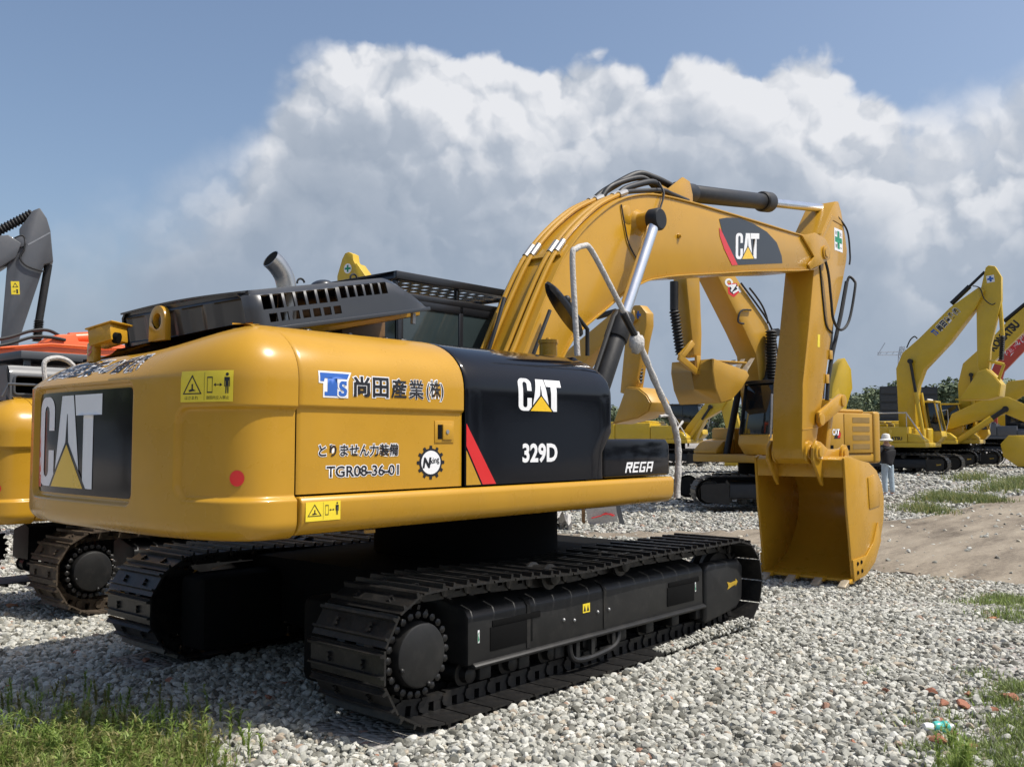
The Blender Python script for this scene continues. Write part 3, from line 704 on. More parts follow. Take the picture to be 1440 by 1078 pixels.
d.poly(at([p for p in T1]), 'blue', .0034); d.poly(at(grow(S1, .009)), 'white', .0046); d.poly(at(S1), 'blue', .0058)
for i, ch in enumerate('尚田産業'): d.outlined(ch, bx+.235+i*.142, 1.942, .118, 'ink', 'white', w=.122, bold=(.03, .03, .02, .014)[i], edge=(.045, .045, .035, .022)[i])
d.outlined('(株)', bx+.235+4*.142+.004, 1.936, .128, 'ink', 'white', w=.145, bold=.012, edge=.05)
d.outlined('とりません力装備', -2.60, 1.600, .072, 'ink', 'white', w=.585, bold=.022, edge=.06)
d.outlined('TGR08-36-01', -2.545, 1.487, .062, 'ink', 'white', w=.535, bold=.016, edge=.06)
gx, gz_ = -1.745, 1.555; gear = []
for k in range(12):
    a0_ = 2*math.pi*k/12
    for da, rr_ in ((-.13, .087), (-.09, .105), (.09, .105), (.13, .087)): gear.append((gx+rr_*math.cos(a0_+da)*1.12, gz_+rr_*math.sin(a0_+da)))
d.poly(gear, 'ink', .002); d.poly([(gx+.073*1.12*math.cos(t), gz_+.073*math.sin(t)) for t in np.linspace(0, 6.283, 33)[:-1]], 'white', .0034)
d.text('N', gx-.072, gz_-.034, .066, 'ink', .0048, bold=.05, shear=.2); d.text('xing', gx-.004, gz_-.022, .046, 'ink', .0048, w=.078, rot=.16, bold=.015)
d.finish('lettering')
d = Decal(lambda a, b, o: (a, -1.4235-o, b), rail); warning(d, -2.715, 1.255, .235, .105, full=False, off=.003); d.finish('warning_sticker')
sd2 = lambda a, b, o: (a, side_y(b, False)-o, b)
d = Decal(sd2, pump, sub=.05)
logo(d, -.935, 1.895, .475, .225, bg='gloss')
d.text('329D', -.895, 1.535, .135, 'white', .002, w=.385, bold=.035)
d.poly([(-1.449, 1.80), (-1.449, 1.655), (-1.295, 1.404), (-1.165, 1.404)], 'redp', .002)
d.poly([(-1.449, 1.628), (-1.449, 1.404), (-1.311, 1.404)], 'yellow', .002)
d.finish('lettering')
d = Decal(lambda a, b, o: (a, -1.395-o, b), tb)
def seg(P, x, y, k, wdt): 
    d.poly([(x+(p[0]+.28*p[1])*k, y+p[1]*k) for p in P], 'white', .003)
RG = {'R': [[(0, 0), (.2, 0), (.2, .8), (.6, .8), (.6, .62), (.2, .62), (.2, .42), (.85, .42), (.85, 1), (0, 1)], [(.42, .42), (.62, .42), (.85, 0), (.62, 0)]],
      'E': [[(0, 0), (.75, 0), (.75, .18), (.2, .18), (.2, .41), (.7, .41), (.7, .59), (.2, .59), (.2, .82), (.75, .82), (.75, 1), (0, 1)]],
      'G': [[(0, 0), (.8, 0), (.8, .55), (.4, .55), (.4, .38), (.6, .38), (.6, .18), (.2, .18), (.2, .82), (.8, .82), (.8, 1), (0, 1)]],
      'A': [[(0, 0), (.2, 0), (.2, .35), (.65, .35), (.65, 0), (.85, 0), (.85, 1), (0, 1), (0, .55), (.2, .55), (.2, .82), (.65, .82), (.65, .53), (0.02, .53)]]}
xx = .345
for ch, adv in (('R', .095), ('E', .087), ('G', .093), ('A', .09)):
    for P in RG[ch]: d.poly([(xx+(p[0]+.28*p[1])*.102, 1.435+p[1]*.082) for p in P], 'white', .003)
    xx += adv*1.08
d.finish('lettering')

# ---- engine hood, propped open
hood = link('engine_hood', None, ex); hood.location = (-2.735, 0, 2.325); hood.rotation_euler = (0, R(-11.4), 0)
HL, HH, HY0, HY1 = 1.41, .235, -.93, .66
holes = [(.10+.082*k, .10+.082*k+.064, .112, .198) for k in range(7)]+[(.13+.080*k, .13+.080*k+.058, .034, .085) for k in range(7)]+[(.685+.069*k, .685+.069*k+.052, .128, .205) for k in range(6)]
xs = sorted(set([0, .03, .06, HL]+list(np.linspace(1.10, HL, 9))+[q for h in holes for q in h[:2]])); zs = sorted(set([0, .015]+[q for h in holes for q in h[2:]]+[.215, HH]))
def topz(x): return HH if x < 1.08 else HH-.225*((x-1.08)/(HL-1.08))**1.6
def hside(yb, sg):
    def P(x, z):
        zt = topz(x); q = z*zt/HH; cor = .05*(1-sst(x, 0, .07))+.045*sst(z, .19, HH)+.02*(z/HH)
        return (x, yb+sg*cor, q)
    return P
sk = lambda a, b, c, e: any(h[0]-1e-6 <= a and b <= h[1]+1e-6 and h[2]-1e-6 <= c and e <= h[3]+1e-6 for h in holes)
g = G(); g.grid(hside(HY0, 1), xs, zs, sk); g.obj('slotted_side', M['hood'], hood, solid=.012, angle=50)
g = G(); g.grid(hside(HY1, -1), xs, zs, sk); g.obj('slotted_side', M['hood'], hood, solid=.012, angle=50)
g = G(); g.grid(lambda x, v: (x, HY0+.065+(HY1-HY0-.13)*v, topz(x)+.018*math.sin(math.pi*v)), sorted(xs), np.linspace(0, 1, 12)); g.obj('hood_top', M['hood'], hood, solid=.012)
g = G(); g.grid(lambda v, z: (.012*(z > .2)-.0+.03*abs(2*v-1)**8+(.018 if (int(v*24) % 6 in (1, 2, 3, 4) and .03 < z < .19) else 0), HY0+.05+(HY1-HY0-.1)*v, z), np.linspace(0, 1, 49), [0, .025, .035, .06, .1, .15, .185, .195, .21, HH]); g.obj('hood_rear', M['hood'], hood, solid=.012, angle=35)
g = G(); g.bb(-.02, HL+.02, HY0-.012, HY0+.012, -.022, .004); g.obj('hood_edge', M['hood'], hood, bevel=.004)
for xh in (.52, .95):
    g = G(); n = 14; g.tube([(xh+.028*math.cos(t), -.75, HH+.02+.028*math.sin(t)) for t in np.linspace(0, math.pi, 9)], .007, 6); g.obj('hood_loop', M['rubber'], hood)
g = G(); g.ball((.78, -.62, HH), .075, 14, 8, (1, 1, .5)); g.obj('air_intake_cap', M['hood'], hood)
# under the hood
g = G(); g.bb(-2.5, -.75, -.80, .6, 2.28, 2.36); g.obj('engine_deck', M['under'], ex)
g = G(); g.bb(-2.3, -1.9, -.55, .3, 2.36, 2.5); g.bb(-1.75, -1.35, -.50, .35, 2.36, 2.60); g.cyl((-2.2, -.5, 2.52), (-1.7, -.5, 2.60), .09); g.obj('engine_block', M['brown'], ex, bevel=.02)
g = G(); g.tube([(-2.25, -.72, 2.37), (-1.25, -.72, 2.60)], .028, 6); g.obj('hood_strut', M['yellow'], ex)
g = G(); g.cyl((-1.42, -.86, 2.565), (-1.42, -.86, 2.49), .018, n=8); g.obj('hood_latch_pin', M['silver'], ex)
for k in range(7):
    g = G(); xk = -2.45+k*.16; g.ball((xk, -.84, 2.362), .026, 7, 5, (1.3, 1, .8), .5); g.obj('cable_clamp', M['silver' if k % 2 else 'rubber'], ex)
ep = [(-2.28, -.60, 2.30), (-2.27, -.60, 2.56), (-2.275, -.60, 2.66), (-2.30, -.60, 2.74), (-2.35, -.60, 2.80), (-2.40, -.60, 2.835)]
P = curve_pts(ep, 5); g = G(); g.tube(P, .063, 20, cap=False); exh = g.obj('exhaust_pipe', M['pipe'], ex, solid=.004, angle=60)
q0, q1 = np.array(P[-2]), np.array(P[-1]); g = G(); g.cyl(q1-(q1-q0)*.3, q1-(q1-q0)*.35, .0585, n=20); g.obj('exhaust_mouth', M['under'], exh)

# ---- cab
g = G()
cp = [(-.36, 1.40), (1.35, 1.40), (1.52, 1.75), (1.36, 2.94), (-.36, 2.94)]
for yy in (.505, 1.385):
    g.ribbon([cp[0], cp[4]], yy-.02, yy+.02, -.07); g.ribbon([cp[4], cp[3]], yy-.02, yy+.02, -.085); g.ribbon([cp[3], cp[2], cp[1]], yy-.02, yy+.02, -.06); g.bb(.40, .46, yy-.02, yy+.02, 1.4, 2.94)
g.bb(-.38, 1.38, .48, 1.41, 2.925, 2.985); g.bb(-.37, -.30, .50, 1.39, 2.26, 2.32); g.bb(-.37, -.30, .50, 1.39, 2.86, 2.94); g.bb(-.37, 1.4, .49, 1.40, 1.38, 1.44)
cabo = g.obj('cab', M['cab'], ex, bevel=.012)
g = G(); g.bb(-.35, -.34, .53, 1.37, 1.42, 2.9); g.obj('rear_window', M['glass'], cabo)
g = G(); g.prism([(-.33, 1.45), (1.34, 1.45), (1.48, 1.75), (1.33, 2.88), (-.33, 2.88)], .497, .505); g.obj('side_window', M['paneglass'], cabo)
g = G(); g.prism([(-.33, 1.45), (1.34, 1.45), (1.48, 1.75), (1.33, 2.88), (-.33, 2.88)], 1.385, 1.393); g.obj('side_window', M['glass'], cabo)
g = G(); g.tube([(.05, .52, 2.1), (.6, .52, 2.86)], .02, 6); g.tube([(.30, .52, 2.1), (.78, .52, 2.86)], .016, 6); g.obj('window_trim', M['rubber'], cabo)
g = G(); g.bb(-.375, -.345, .80, .90, 2.1, 2.86); g.obj('cab_rear_post', M['slate'], cabo)
# roof guard: a slotted plate in a frame above the roof
g = G(); nx_, ny_ = 13, 6; xs = sorted([-.37+1.62*k/nx_ for k in range(nx_+1)]+[-.37+1.62*(k+.66)/nx_ for k in range(nx_)]); ys = sorted([.50+.90*k/ny_ for k in range(ny_+1)]+[.50+.9*(k+.6)/ny_ for k in range(ny_)])
xi = {v: i for i, v in enumerate(xs)}; yi = {v: i for i, v in enumerate(ys)}
g.grid(lambda a, b: (a, b, 3.115), xs, ys, lambda a, b, c, e: xi[a] % 2 == 0 and yi[c] % 2 == 0 and 1 < xi[a] < 2*nx_-1 and 1 < yi[c]); rg = g.obj('roof_guard', M['cab'], cabo, solid=.008, fix=True)
g = G(); g.bb(-.40, 1.28, .46, .50, 3.09, 3.16); g.bb(-.40, 1.28, 1.40, 1.44, 3.09, 3.16); g.bb(-.40, -.36, .50, 1.40, 3.09, 3.16); g.bb(1.24, 1.28, .50, 1.40, 3.09, 3.16)
for a in (-.36, .4, 1.2):
    for b in (.52, 1.38): g.bb(a-.02, a+.02, b-.02, b+.02, 2.98, 3.09)
g.obj('guard_frame', M['cab'], cabo, bevel=.006)
g = G(); g.ball((1.16, .56, 3.04), .10, 12, 8, (1.2, .6, .35)); g.obj('roof_lamp', M['wrap'], cabo)

# ---- boom
BWD = .265
XZ = lambda u, v, yy: tuple(float(q) for q in onY(u, v, yy)[[0, 2]])
bt = [(.02, 1.62), (.15, 2.0)]+[XZ(u, v, -BWD) for u, v in ((738, 491), (755, 447), (785, 376), (808, 339), (835, 309), (868, 284), (900, 275), (930, 276), (973, 286), (1011, 297), (1065, 313), (1128, 332), (1141, 333))]
bb = [XZ(1150, 366, -BWD), XZ(1142, 378, -BWD)]+[XZ(u, v, -BWD) for u, v in ((1065, 380), (1011, 383), (955, 386), (930, 389), (908, 394), (878, 411), (848, 436), (815, 464), (797, 488))]+[(.62, 1.95), (.45, 1.62)]
bt_s = curve_pts(bt, 3); bb_s = curve_pts(bb, 3)
g = G(); g.prism(bt_s+bb_s+[(.22, 1.50)], -BWD, BWD)
boom = g.obj('boom', M['yellow'], ex, bevel=.008, angle=30)
g = G(); g.ribbon(bt_s[3:-1], -BWD-.018, BWD+.018, .018); g.ribbon(bb_s[2:-3], -BWD-.018, BWD+.018, .018); g.obj('boom_flange', M['yellow'], boom, bevel=.004, angle=30)
g = G()
nose = [XZ(u, v, -BWD-.03) for u, v in ((1128, 331), (1146, 327), (1160, 335), (1168, 350), (1167, 364), (1155, 372), (1140, 379), (1137, 372), (1145, 361), (1136, 345))]
for sy in (-1, 1): G().prism(nose, sy*(BWD+.001), sy*(BWD+.034)).obj('boom_nose_plate', M['yellow'], boom, bevel=.008)
for sy in (-1, 1):
    nq = XZ(1160, 355, -BWD-.03); G().lathe((nq[0], sy*(BWD+.034), nq[1]), (0, sy, 0), [(0, .10), (.02, .10), (.022, .07), (.035, .065)], 20).obj('nose_pin', M['yellow'], boom)
bp = (2.27, 3.93)
g = G()
for sy in (-1, 1): g.lathe((bp[0], sy*(BWD-.02), bp[1]), (0, sy, 0), [(0, .15), (.03, .13), (.06, .105), (.20, .10)], 24)
g.obj('cylinder_boss', M['yellow'], boom, angle=35)
g = G(); g.lathe((XZ(954, 332, -BWD)[0], -BWD, XZ(954, 332, -BWD)[1]), (0, -1, 0), [(0, .03), (.02, .03), (.022, .018), (.04, .016)], 10); g.obj('grease_fitting', M['yellow'], boom)
g = G(); g.lathe((2.08, -BWD, 3.98), (0, -1, 0), [(0, .10), (.004, .095)], 24); g.obj('round_plate', M['yellow'], boom)
g = G()
for sy in (-1, 1): g.prism([(2.75, 4.28), (3.10, 4.50), (3.35, 4.66), (3.50, 4.64), (3.56, 4.50), (3.56, 4.33)], sy*.13, sy*.16)
g.obj('stick_cylinder_bracket', M['yellow'], boom, bevel=.006)
# boom logo decal
BM_ = lambda a, b, o: (lambda q: (q[0], -BWD-.0015-o, q[1]))(XZ(a, -b, -BWD))       # measured on the boom's near face
d = Decal(BM_, boom, sub=14)
d.poly([(1011, -308), (1022, -306), (1040, -306.5), (1060, -315), (1078, -326), (1092, -341), (1099, -360), (1100, -370), (1036, -372.5), (1020, -344)], 'hood', .002)
d.poly([(1011, -320), (1013, -322), (1037, -372.5), (1029, -373), (1018, -350), (1012, -332)], 'redp', .0032)
d.finish('logo_panel')
q0, q1, q2 = XZ(1034, 364.5, -BWD), XZ(1067, 363.5, -BWD), XZ(1035, 328, -BWD); e1 = np.array(q1)-q0; e2 = np.array(q2)-q0
dl = Decal(lambda a, b, o: (q0[0]+e1[0]*a+e2[0]*b*.55, -BWD-.0015-o, q0[1]+e1[1]*a+e2[1]*b), boom, sub=9)
logo(dl, 0, 0, 1, 1, bg='hood', off=.0035); dl.finish('lettering')
# boom lift cylinders
for sy in (-1, 1):
    yc = sy*.47; A = Vector((.98, yc, 1.62)); B = Vector((bp[0], yc, bp[1])); u = (B-A).normalized(); mid = onY(884, 452, -.47) ; Lm = (Vector((mid[0], yc, mid[2]))-A).dot(u)
    g = G(); g.cyl(A, A+u*Lm, .098, n=24); g.cyl(A+u*(Lm-.28), A+u*Lm, .115, n=24); cy = g.obj('boom_cylinder', M['black'], ex, bevel=.008, angle=35)
    g = G(); g.cyl(A+u*Lm, B, .062, n=24); g.obj('cylinder_rod', M['chrome'], cy)
    g = G(); g.lathe((bp[0], yc-sy*.055, bp[1]), (0, sy, 0), [(0, .105), (.01, .115), (.11, .115), (.13, .10), (.132, .05)], 24); g.obj('rod_eye', M['black'], cy)
    g = G(); side = Vector((u.z, 0, -u.x)); g.tube([A+u*.1-side*.13, A+u*(Lm-.1)-side*.13, A+u*(Lm-.02)-side*.1], .022, 8); g.obj('cylinder_pipe', M['rubber'], cy)
# stick cylinder
A = Vector((3.50, 0, 4.545)); B = Vector((7.60, 0, 5.12)); u = (B-A).normalized()
g = G(); g.cyl(A, A+u*2.18, .105, n=24); g.cyl(A-u*.05, A+u*.32, .115, n=24); sc_ = g.obj('stick_cylinder', M['black'], ex, angle=35, bevel=.006)
g = G(); g.lathe(A+u*2.12, u, [(0, .12), (.02, .135), (.22, .135), (.25, .12)], 24); g.obj('cylinder_gland', M['rubber'], sc_, angle=35)
g = G(); g.cyl(A+u*2.3, B, .062, n=20); g.obj('cylinder_rod', M['chrome'], sc_)
# stick
stk = [(7.42, 5.06), (7.55, 5.18), (7.66, 5.20), (7.76, 5.06), (7.86, 4.82), (7.95, 4.52), (7.92, 4.36), (7.70, 3.90), (7.40, 3.42), (7.06, 2.55), (6.80, 1.88), (6.70, 1.62), (6.60, 1.42), (6.42, 1.36), (6.29, 1.44), (6.245, 1.60), (6.31, 2.44), (6.53, 3.20), (6.74, 4.05), (6.80, 4.35), (7.02, 4.62)]
g = G(); g.prism(stk, -.215, .215); stick = g.obj('stick', M['yellow'], ex, bevel=.014, angle=30)
g = G(); g.ribbon([(7.02, 4.62), (6.80, 4.35)], -.22, .22, .02); 
for sy in (-1, 1): g.prism([(7.0, 4.55), (7.40, 4.95), (7.82, 4.92), (7.80, 4.86), (7.42, 4.88), (7.08, 4.55)], sy*.2155, sy*.223)
g.ribbon([(6.262, 1.82), (6.80, 1.86)], -.222, .222, .012)
g.obj('stick_plate', M['yellow'], stick)
d = Decal(lambda a, b, o: (a, -.2155-o, b), stick); green_cross(d, 7.47, 4.45, .30, .33)
d.poly([(6.80, 2.98), (6.88, 2.98), (6.90, 3.16), (6.82, 3.16)], 'sticker', .002); d.finish('safety_sticker')
for sy in (-1, 1): G().lathe((6.44, sy*.216, 1.52), (0, sy, 0), [(0, .16), (.03, .155), (.035, .11), (.055, .105), (.06, .06), (.07, .055)], 24).obj('pin_boss', M['yellow'], stick, angle=35)
# bucket cylinder and linkage
lk = Vector((7.50, 0, 2.24)); A = Vector((7.80, 0, 4.15)); u = (lk-A).normalized()
g = G(); g.cyl(A, A+u*1.25, .085, n=20); bc = g.obj('bucket_cylinder', M['black'], ex); g = G(); g.cyl(A+u*1.2, lk, .045, n=16); g.obj('cylinder_rod', M['chrome'], bc)
g = G(); 
for sy in (-1, 1): g.prism([(6.66, 1.93), (6.72, 1.86), (7.50, 2.14), (7.60, 2.20), (7.58, 2.32), (7.46, 2.35), (6.68, 2.07)], sy*.225, sy*.285)
lkg = g.obj('bucket_link', M['yellow'], ex, bevel=.02)
for (a, b) in ((6.72, 1.97), (7.50, 2.25)): G().lathe((a, -.285, b), (0, -1, 0), [(0, .09), (.02, .085), (.025, .045)], 20).obj('link_pin', M['yellow'], lkg)
g = G(); g.prism([(7.42, 2.28), (7.58, 2.28), (7.34, 1.50), (7.18, 1.50)], -.14, .14); g.obj('tie_link', M['yellow'], ex, bevel=.02)
# bucket
BW = .655
so_ = [(6.575, 1.44), (6.66, 1.475), (6.80, 1.46), (7.15, 1.40), (7.45, 1.37), (7.74, 1.25), (7.93, 1.06), (8.00, .86), (7.97, .55), (7.82, .24), (7.55, -.02), (7.22, -.16), (6.90, -.215), (6.79, -.205), (6.72, .30), (6.63, .80), (6.60, 1.18)]
bucket = link('bucket', None, ex); bucket.location = (0, 0, 0)
for sy in (-1, 1):
    g = G(); g.prism(so_, sy*BW, sy*(BW-.035)); g.obj('side_plate', M['yellow'], bucket, bevel=.008)
    g = G(); g.prism([(6.79, -.21), (7.22, -.165), (7.55, -.02), (7.80, .26), (7.70, .52), (7.52, .26), (7.25, .10), (6.75, .08)], sy*BW, sy*(BW+.022)); g.obj('side_cutter', M['yellow'], bucket, bevel=.006)
    g = G(); g.prism([(7.42, .72), (7.82, .75), (7.84, 1.02), (7.62, 1.20), (7.38, 1.16)], sy*BW, sy*(BW+.012)); g.obj('wear_plate', M['yellow'], bucket, bevel=.006)
    for (a, b) in ((6.90, .02), (7.03, .03), (6.90, -.10), (7.05, -.09)):
        G().lathe((a, sy*(BW+.022), b), (0, sy, 0), [(0, .028), (.012, .024)], 8).obj('cutter_bolt', M['under'], bucket)
g = G(); prof = [(6.60, 1.18), (6.585, 1.42), (6.66, 1.465), (6.80, 1.45), (7.15, 1.39), (7.0, 1.30), (6.78, 1.24), (6.66, 1.19)]
g.prism(prof, -BW+.035, BW-.035); g.obj('torque_tube', M['yellow'], bucket, bevel=.014)
wp = curve_pts([(6.66, 1.20), (6.80, 1.235), (7.05, 1.31), (7.42, 1.335), (7.70, 1.22), (7.88, 1.03), (7.955, .86), (7.925, .56), (7.78, .27), (7.53, .03), (7.21, -.115), (6.90, -.175), (6.78, -.185)], 4)
g = G(); g.ribbon(wp, -BW+.034, BW-.034, .035); g.obj('shell', M['yellow'], bucket, angle=60)
g = G(); g.bb(6.775, 7.0, -BW+.036, BW-.036, -.222, -.186); g.obj('cutting_edge', M['yellow'], bucket, bevel=.006)
for k in range(4):
    yk = -BW+.10+k*(2*BW-.2)/3; yk = [-.585, -.21, .17, .55][k]
    g = G(); g.prism([(6.86, -.165), (6.75, -.175), (6.68, -.21), (6.68, -.235), (6.86, -.245)], yk-.07, yk+.07); tt_ = g.obj('tooth_adapter', M['yellow'], bucket, bevel=.015)
    g = G(); g.prism([(6.71, -.18), (6.55, -.255), (6.545, -.285), (6.72, -.255)], yk-.055, yk+.055); g.obj('tooth', M['worn'], bucket, bevel=.01)
g = G(); ear = [(6.30, 1.42), (6.38, 1.33), (6.55, 1.12), (6.62, 1.06), (6.62, 1.44), (7.2, 1.39), (7.42, 1.40), (7.44, 1.52), (7.34, 1.60), (7.2, 1.56), (6.80, 1.56), (6.56, 1.66), (6.42, 1.68), (6.32, 1.58)]
for sy in (-1, 1): G().prism(ear, sy*.30, sy*.345).obj('bucket_ear', M['yellow'], bucket, bevel=.01)
for (a, b) in ((6.45, 1.53), (7.30, 1.50)):
    g = G(); g.lathe((a, -.346, b), (0, -1, 0), [(0, .125), (.03, .12), (.035, .08), (.055, .075), (.06, .04)], 24); g.obj('ear_boss', M['yellow'], bucket, angle=35)

# ---- hoses, pipes, rails, mirror
def top_at(x):
    a = np.array(bt_s); return float(np.interp(x, a[:, 0], a[:, 1]))
g4 = []
BT = np.array(bt_s); BTL = np.concatenate([[0], np.cumsum(np.hypot(*np.diff(BT, axis=0).T))])
def on_boom(l, off):
    """point a distance l along the boom's top, off metres above it"""
    p = np.array([np.interp(l, BTL, BT[:, i]) for i in (0, 1)]); q = np.array([np.interp(l+.05, BTL, BT[:, i]) for i in (0, 1)])-p; q /= np.hypot(*q); return p+np.array([-q[1], q[0]])*off, q
l_at = lambda z: float(np.interp(z, BT[:, 1][:24], BTL[:24]))
EN = []
for k, yk in enumerate((.20, .12, -.10, -.18)):
    P = [(lambda c: (c[0], yk, c[1]))(on_boom(l, .05)[0]) for l in np.linspace(l_at(2.15), l_at(4.10)+.12, 9)]
    g = G(); g.tube(curve_pts(P, 5), .024, 8); g.obj('oil_pipe', M['yellow'], boom)
    EN.append((P[-1][0]+.13, yk, P[-1][2]+.055))
    cpl = [on_boom(l_at(3.42)+q, .05)[0] for q in (0, .16)]; g = G(); g.tube([(c[0], yk, c[1]) for c in cpl], .031, 8); g.obj('pipe_coupling', M['silver'], boom)
    g = G(); g.tube([P[-1], (P[-1][0]+.13, yk, P[-1][2]+.055)], .034, 8); g.obj('pipe_coupling', M['silver'], boom)
e0, e1, e2, e3 = EN
for P, r_ in (([e0, (e0[0]+.17, .18, e0[2]+.12), (2.82, .12, 4.63), (3.05, .05, 4.63), (3.3, 0, 4.59), (3.46, 0, 4.56), (3.52, .0, 4.48)], .040), ([e2, (e2[0]+.15, -.10, e2[2]+.09), (2.80, -.1, 4.50), (2.98, -.1, 4.44), (3.2, -.1, 4.38)], .034),
             ([e3, (e3[0]+.2, -.18, e3[2]+.05), (2.85, -.19, 4.40), (3.05, -.19, 4.40), (3.4, -.19, 4.39)], .026), ([e1, (e1[0]+.16, .1, e1[2]+.15), (2.78, .05, 4.57), (2.95, 0, 4.52), (3.1, 0, 4.42)], .032)):
    g = G(); g.tube(curve_pts(P, 6), r_, 10); g.obj('hydraulic_hose', M['rubber'], boom)
g = G(); g.tube(curve_pts([(2.74, -.22, 4.46), (2.72, -.295, 4.32), (2.60, -.32, 4.12), (2.42, -.42, 3.98)], 5), .012, 6); g.obj('grease_line', M['rubber'], boom)
g = G(); g.tube(curve_pts([(1.95, -BWD-.01, 4.06), (2.0, -BWD-.012, 3.88), (2.08, -BWD-.012, 3.68), (2.25, -BWD-.012, 3.52), (2.34, -BWD-.01, 3.46)], 5), .008, 5); g.obj('grease_line', M['rubber'], boom)
g = G(); (lambda c, q: g.box((c[0], 0, c[1]), (.05, .50, .03), Matrix.Rotation(-math.atan2(q[1], q[0]), 3, 'Y')))(*on_boom(l_at(3.40), .03)); g.obj('pipe_clamp', M['yellow'], boom)
for P, r_ in (([(6.50, -.23, 4.47), (6.80, -.27, 4.38), (7.05, -.28, 4.10), (7.15, -.28, 3.70), (7.22, -.28, 3.40), (7.45, -.29, 3.27), (7.75, -.30, 3.44), (7.98, -.31, 3.95), (8.02, -.28, 4.06), (8.0, -.22, 4.12), (7.96, -.20, 4.04)], .020),
             ([(7.62, -.2, 4.98), (7.90, -.24, 4.80), (7.99, -.24, 4.45), (7.96, -.24, 4.30)], .014), ([(6.9, -.225, 4.25), (7.0, -.225, 3.7), (7.10, -.225, 3.32), (7.32, -.225, 3.22)], .012)):
    g = G(); g.tube(curve_pts(P, 6), r_, 8); g.obj('hydraulic_hose', M['rubber'], stick)
for dy in (-.1, .1):
    g = G(); g.tube([(7.97+dy*.3, dy-.10, 4.04), (7.74+dy*.3, dy-.10, 3.55), (7.40+dy*.3, dy-.10, 2.95), (7.22+dy*.3, dy-.10, 2.55), (7.16+dy*.3, dy-.10, 2.25)], .03, 8); g.obj('hydraulic_hose', M['rubber'], stick)
for zz_ in (2.90, 2.55):
    g = G(); xk = 7.06+(zz_-2.55)*.39; g.box((xk+.05, -.17, zz_), (.11, .12, .13)); g.obj('hose_bracket', M['yellow'], stick, bevel=.006)
# wrapped hand rail at the right front corner
rp = [onY(812, 500, -1.22), onY(808, 430, -1.22), onY(805, 360, -1.22), onY(810, 350, -1.22), onY(820, 346, -1.22), onY(831, 351, -1.22), onY(860, 405, -1.22), onY(893, 470, -1.22)]
g = G(); g.tube(curve_pts(rp, 5), .023, 10); hr = g.obj('hand_rail', M['wrap'], ex)
g = G(); g.tube([onY(876, 440, -1.22), onY(893, 472, -1.22)], .030, 8); g.obj('rail_grip', M['rubber'], hr)
rp2 = [onY(893, 470, -1.22), onY(905, 497, -1.22), onY(925, 545, -1.22), onY(943, 585, -1.22), onY(951, 610, -1.22), onY(954, 640, -1.22), onY(952, 700, -1.22)]
g = G(); g.tube(curve_pts(rp2, 7), .034, 10, rads=[.029+.003*math.sin(i*1.7) for i in range(43)]); g.obj('rail_wrapping', M['wrap'], hr)
kq = onY(895, 482, -1.22); g = G(); g.ball(kq, .075, 14, 10, (.9, .8, 1.2), .30); g.obj('wrapping_knot', M['wrap'], hr, angle=70)
kq = onY(952, 600, -1.22); g = G(); g.tube([kq+np.array((-.28, 0, .09)), kq+np.array((-.12, 0, .10)), kq+np.array((0, 0, -.02)), kq+np.array((.10, 0, .05))], .012, 6); g.obj('rail_brace', M['wrap'], hr)
# mirror
g = G(); c0 = (onY(769, 397, -.95)+onY(817, 472, -.95))/2; a_ = onY(769, 397, -.95)-c0; ln = np.linalg.norm(a_); au = Vector(a_/ln); bu = Vector((0.25, .95, 0.1)).normalized(); bu = (bu-au*bu.dot(au)).normalized(); cu_ = au.cross(bu)
vs = []; fs = []; n = 28
for lay, (sc, dz) in enumerate(((.86, -.03), (1.0, -.012), (1.0, .012), (.9, .03))):
    vs += [tuple(Vector(c0)+au*(ln*sc*math.cos(t))+bu*(.085*sc*math.sin(t))+cu_*dz) for t in (2*math.pi*k/n for k in range(n))]
for l in range(3): fs += [(l*n+k, l*n+(k+1) % n, (l+1)*n+(k+1) % n, (l+1)*n+k) for k in range(n)]
fs += [tuple(range(n-1, -1, -1)), tuple(3*n+k for k in range(n))]
g.add(vs, fs); mr_ = g.obj('mirror', M['cab'], ex)
g = G(); g.tube([onY(797, 420, -.95), onY(808, 440, -.95), onY(826, 463, -.95), onY(826, 500, -.95)], .018, 8); g.ball(onY(797, 421, -.97), .035, 8, 6); g.obj('mirror_arm', M['rubber'], mr_)
kq = onY(771, 500, -.72); g = G(); g.lathe(kq, (0, 0, 1), [(0, .075), (.10, .075), (.10, .085), (.13, .085), (.135, .02), (.15, .015)], 18); g.obj('filler_cap', M['yellow'], ex, angle=35)
g = G(); g.tube(curve_pts([(.35, -.32, 2.15), (.5, -.36, 2.5), (.72, -.34, 2.85)], 4), .02, 6); g.tube(curve_pts([(.30, .1, 2.3), (.5, .1, 2.75), (.62, .12, 3.0)], 4), .02, 6); g.obj('hydraulic_hose', M['rubber'], boom)
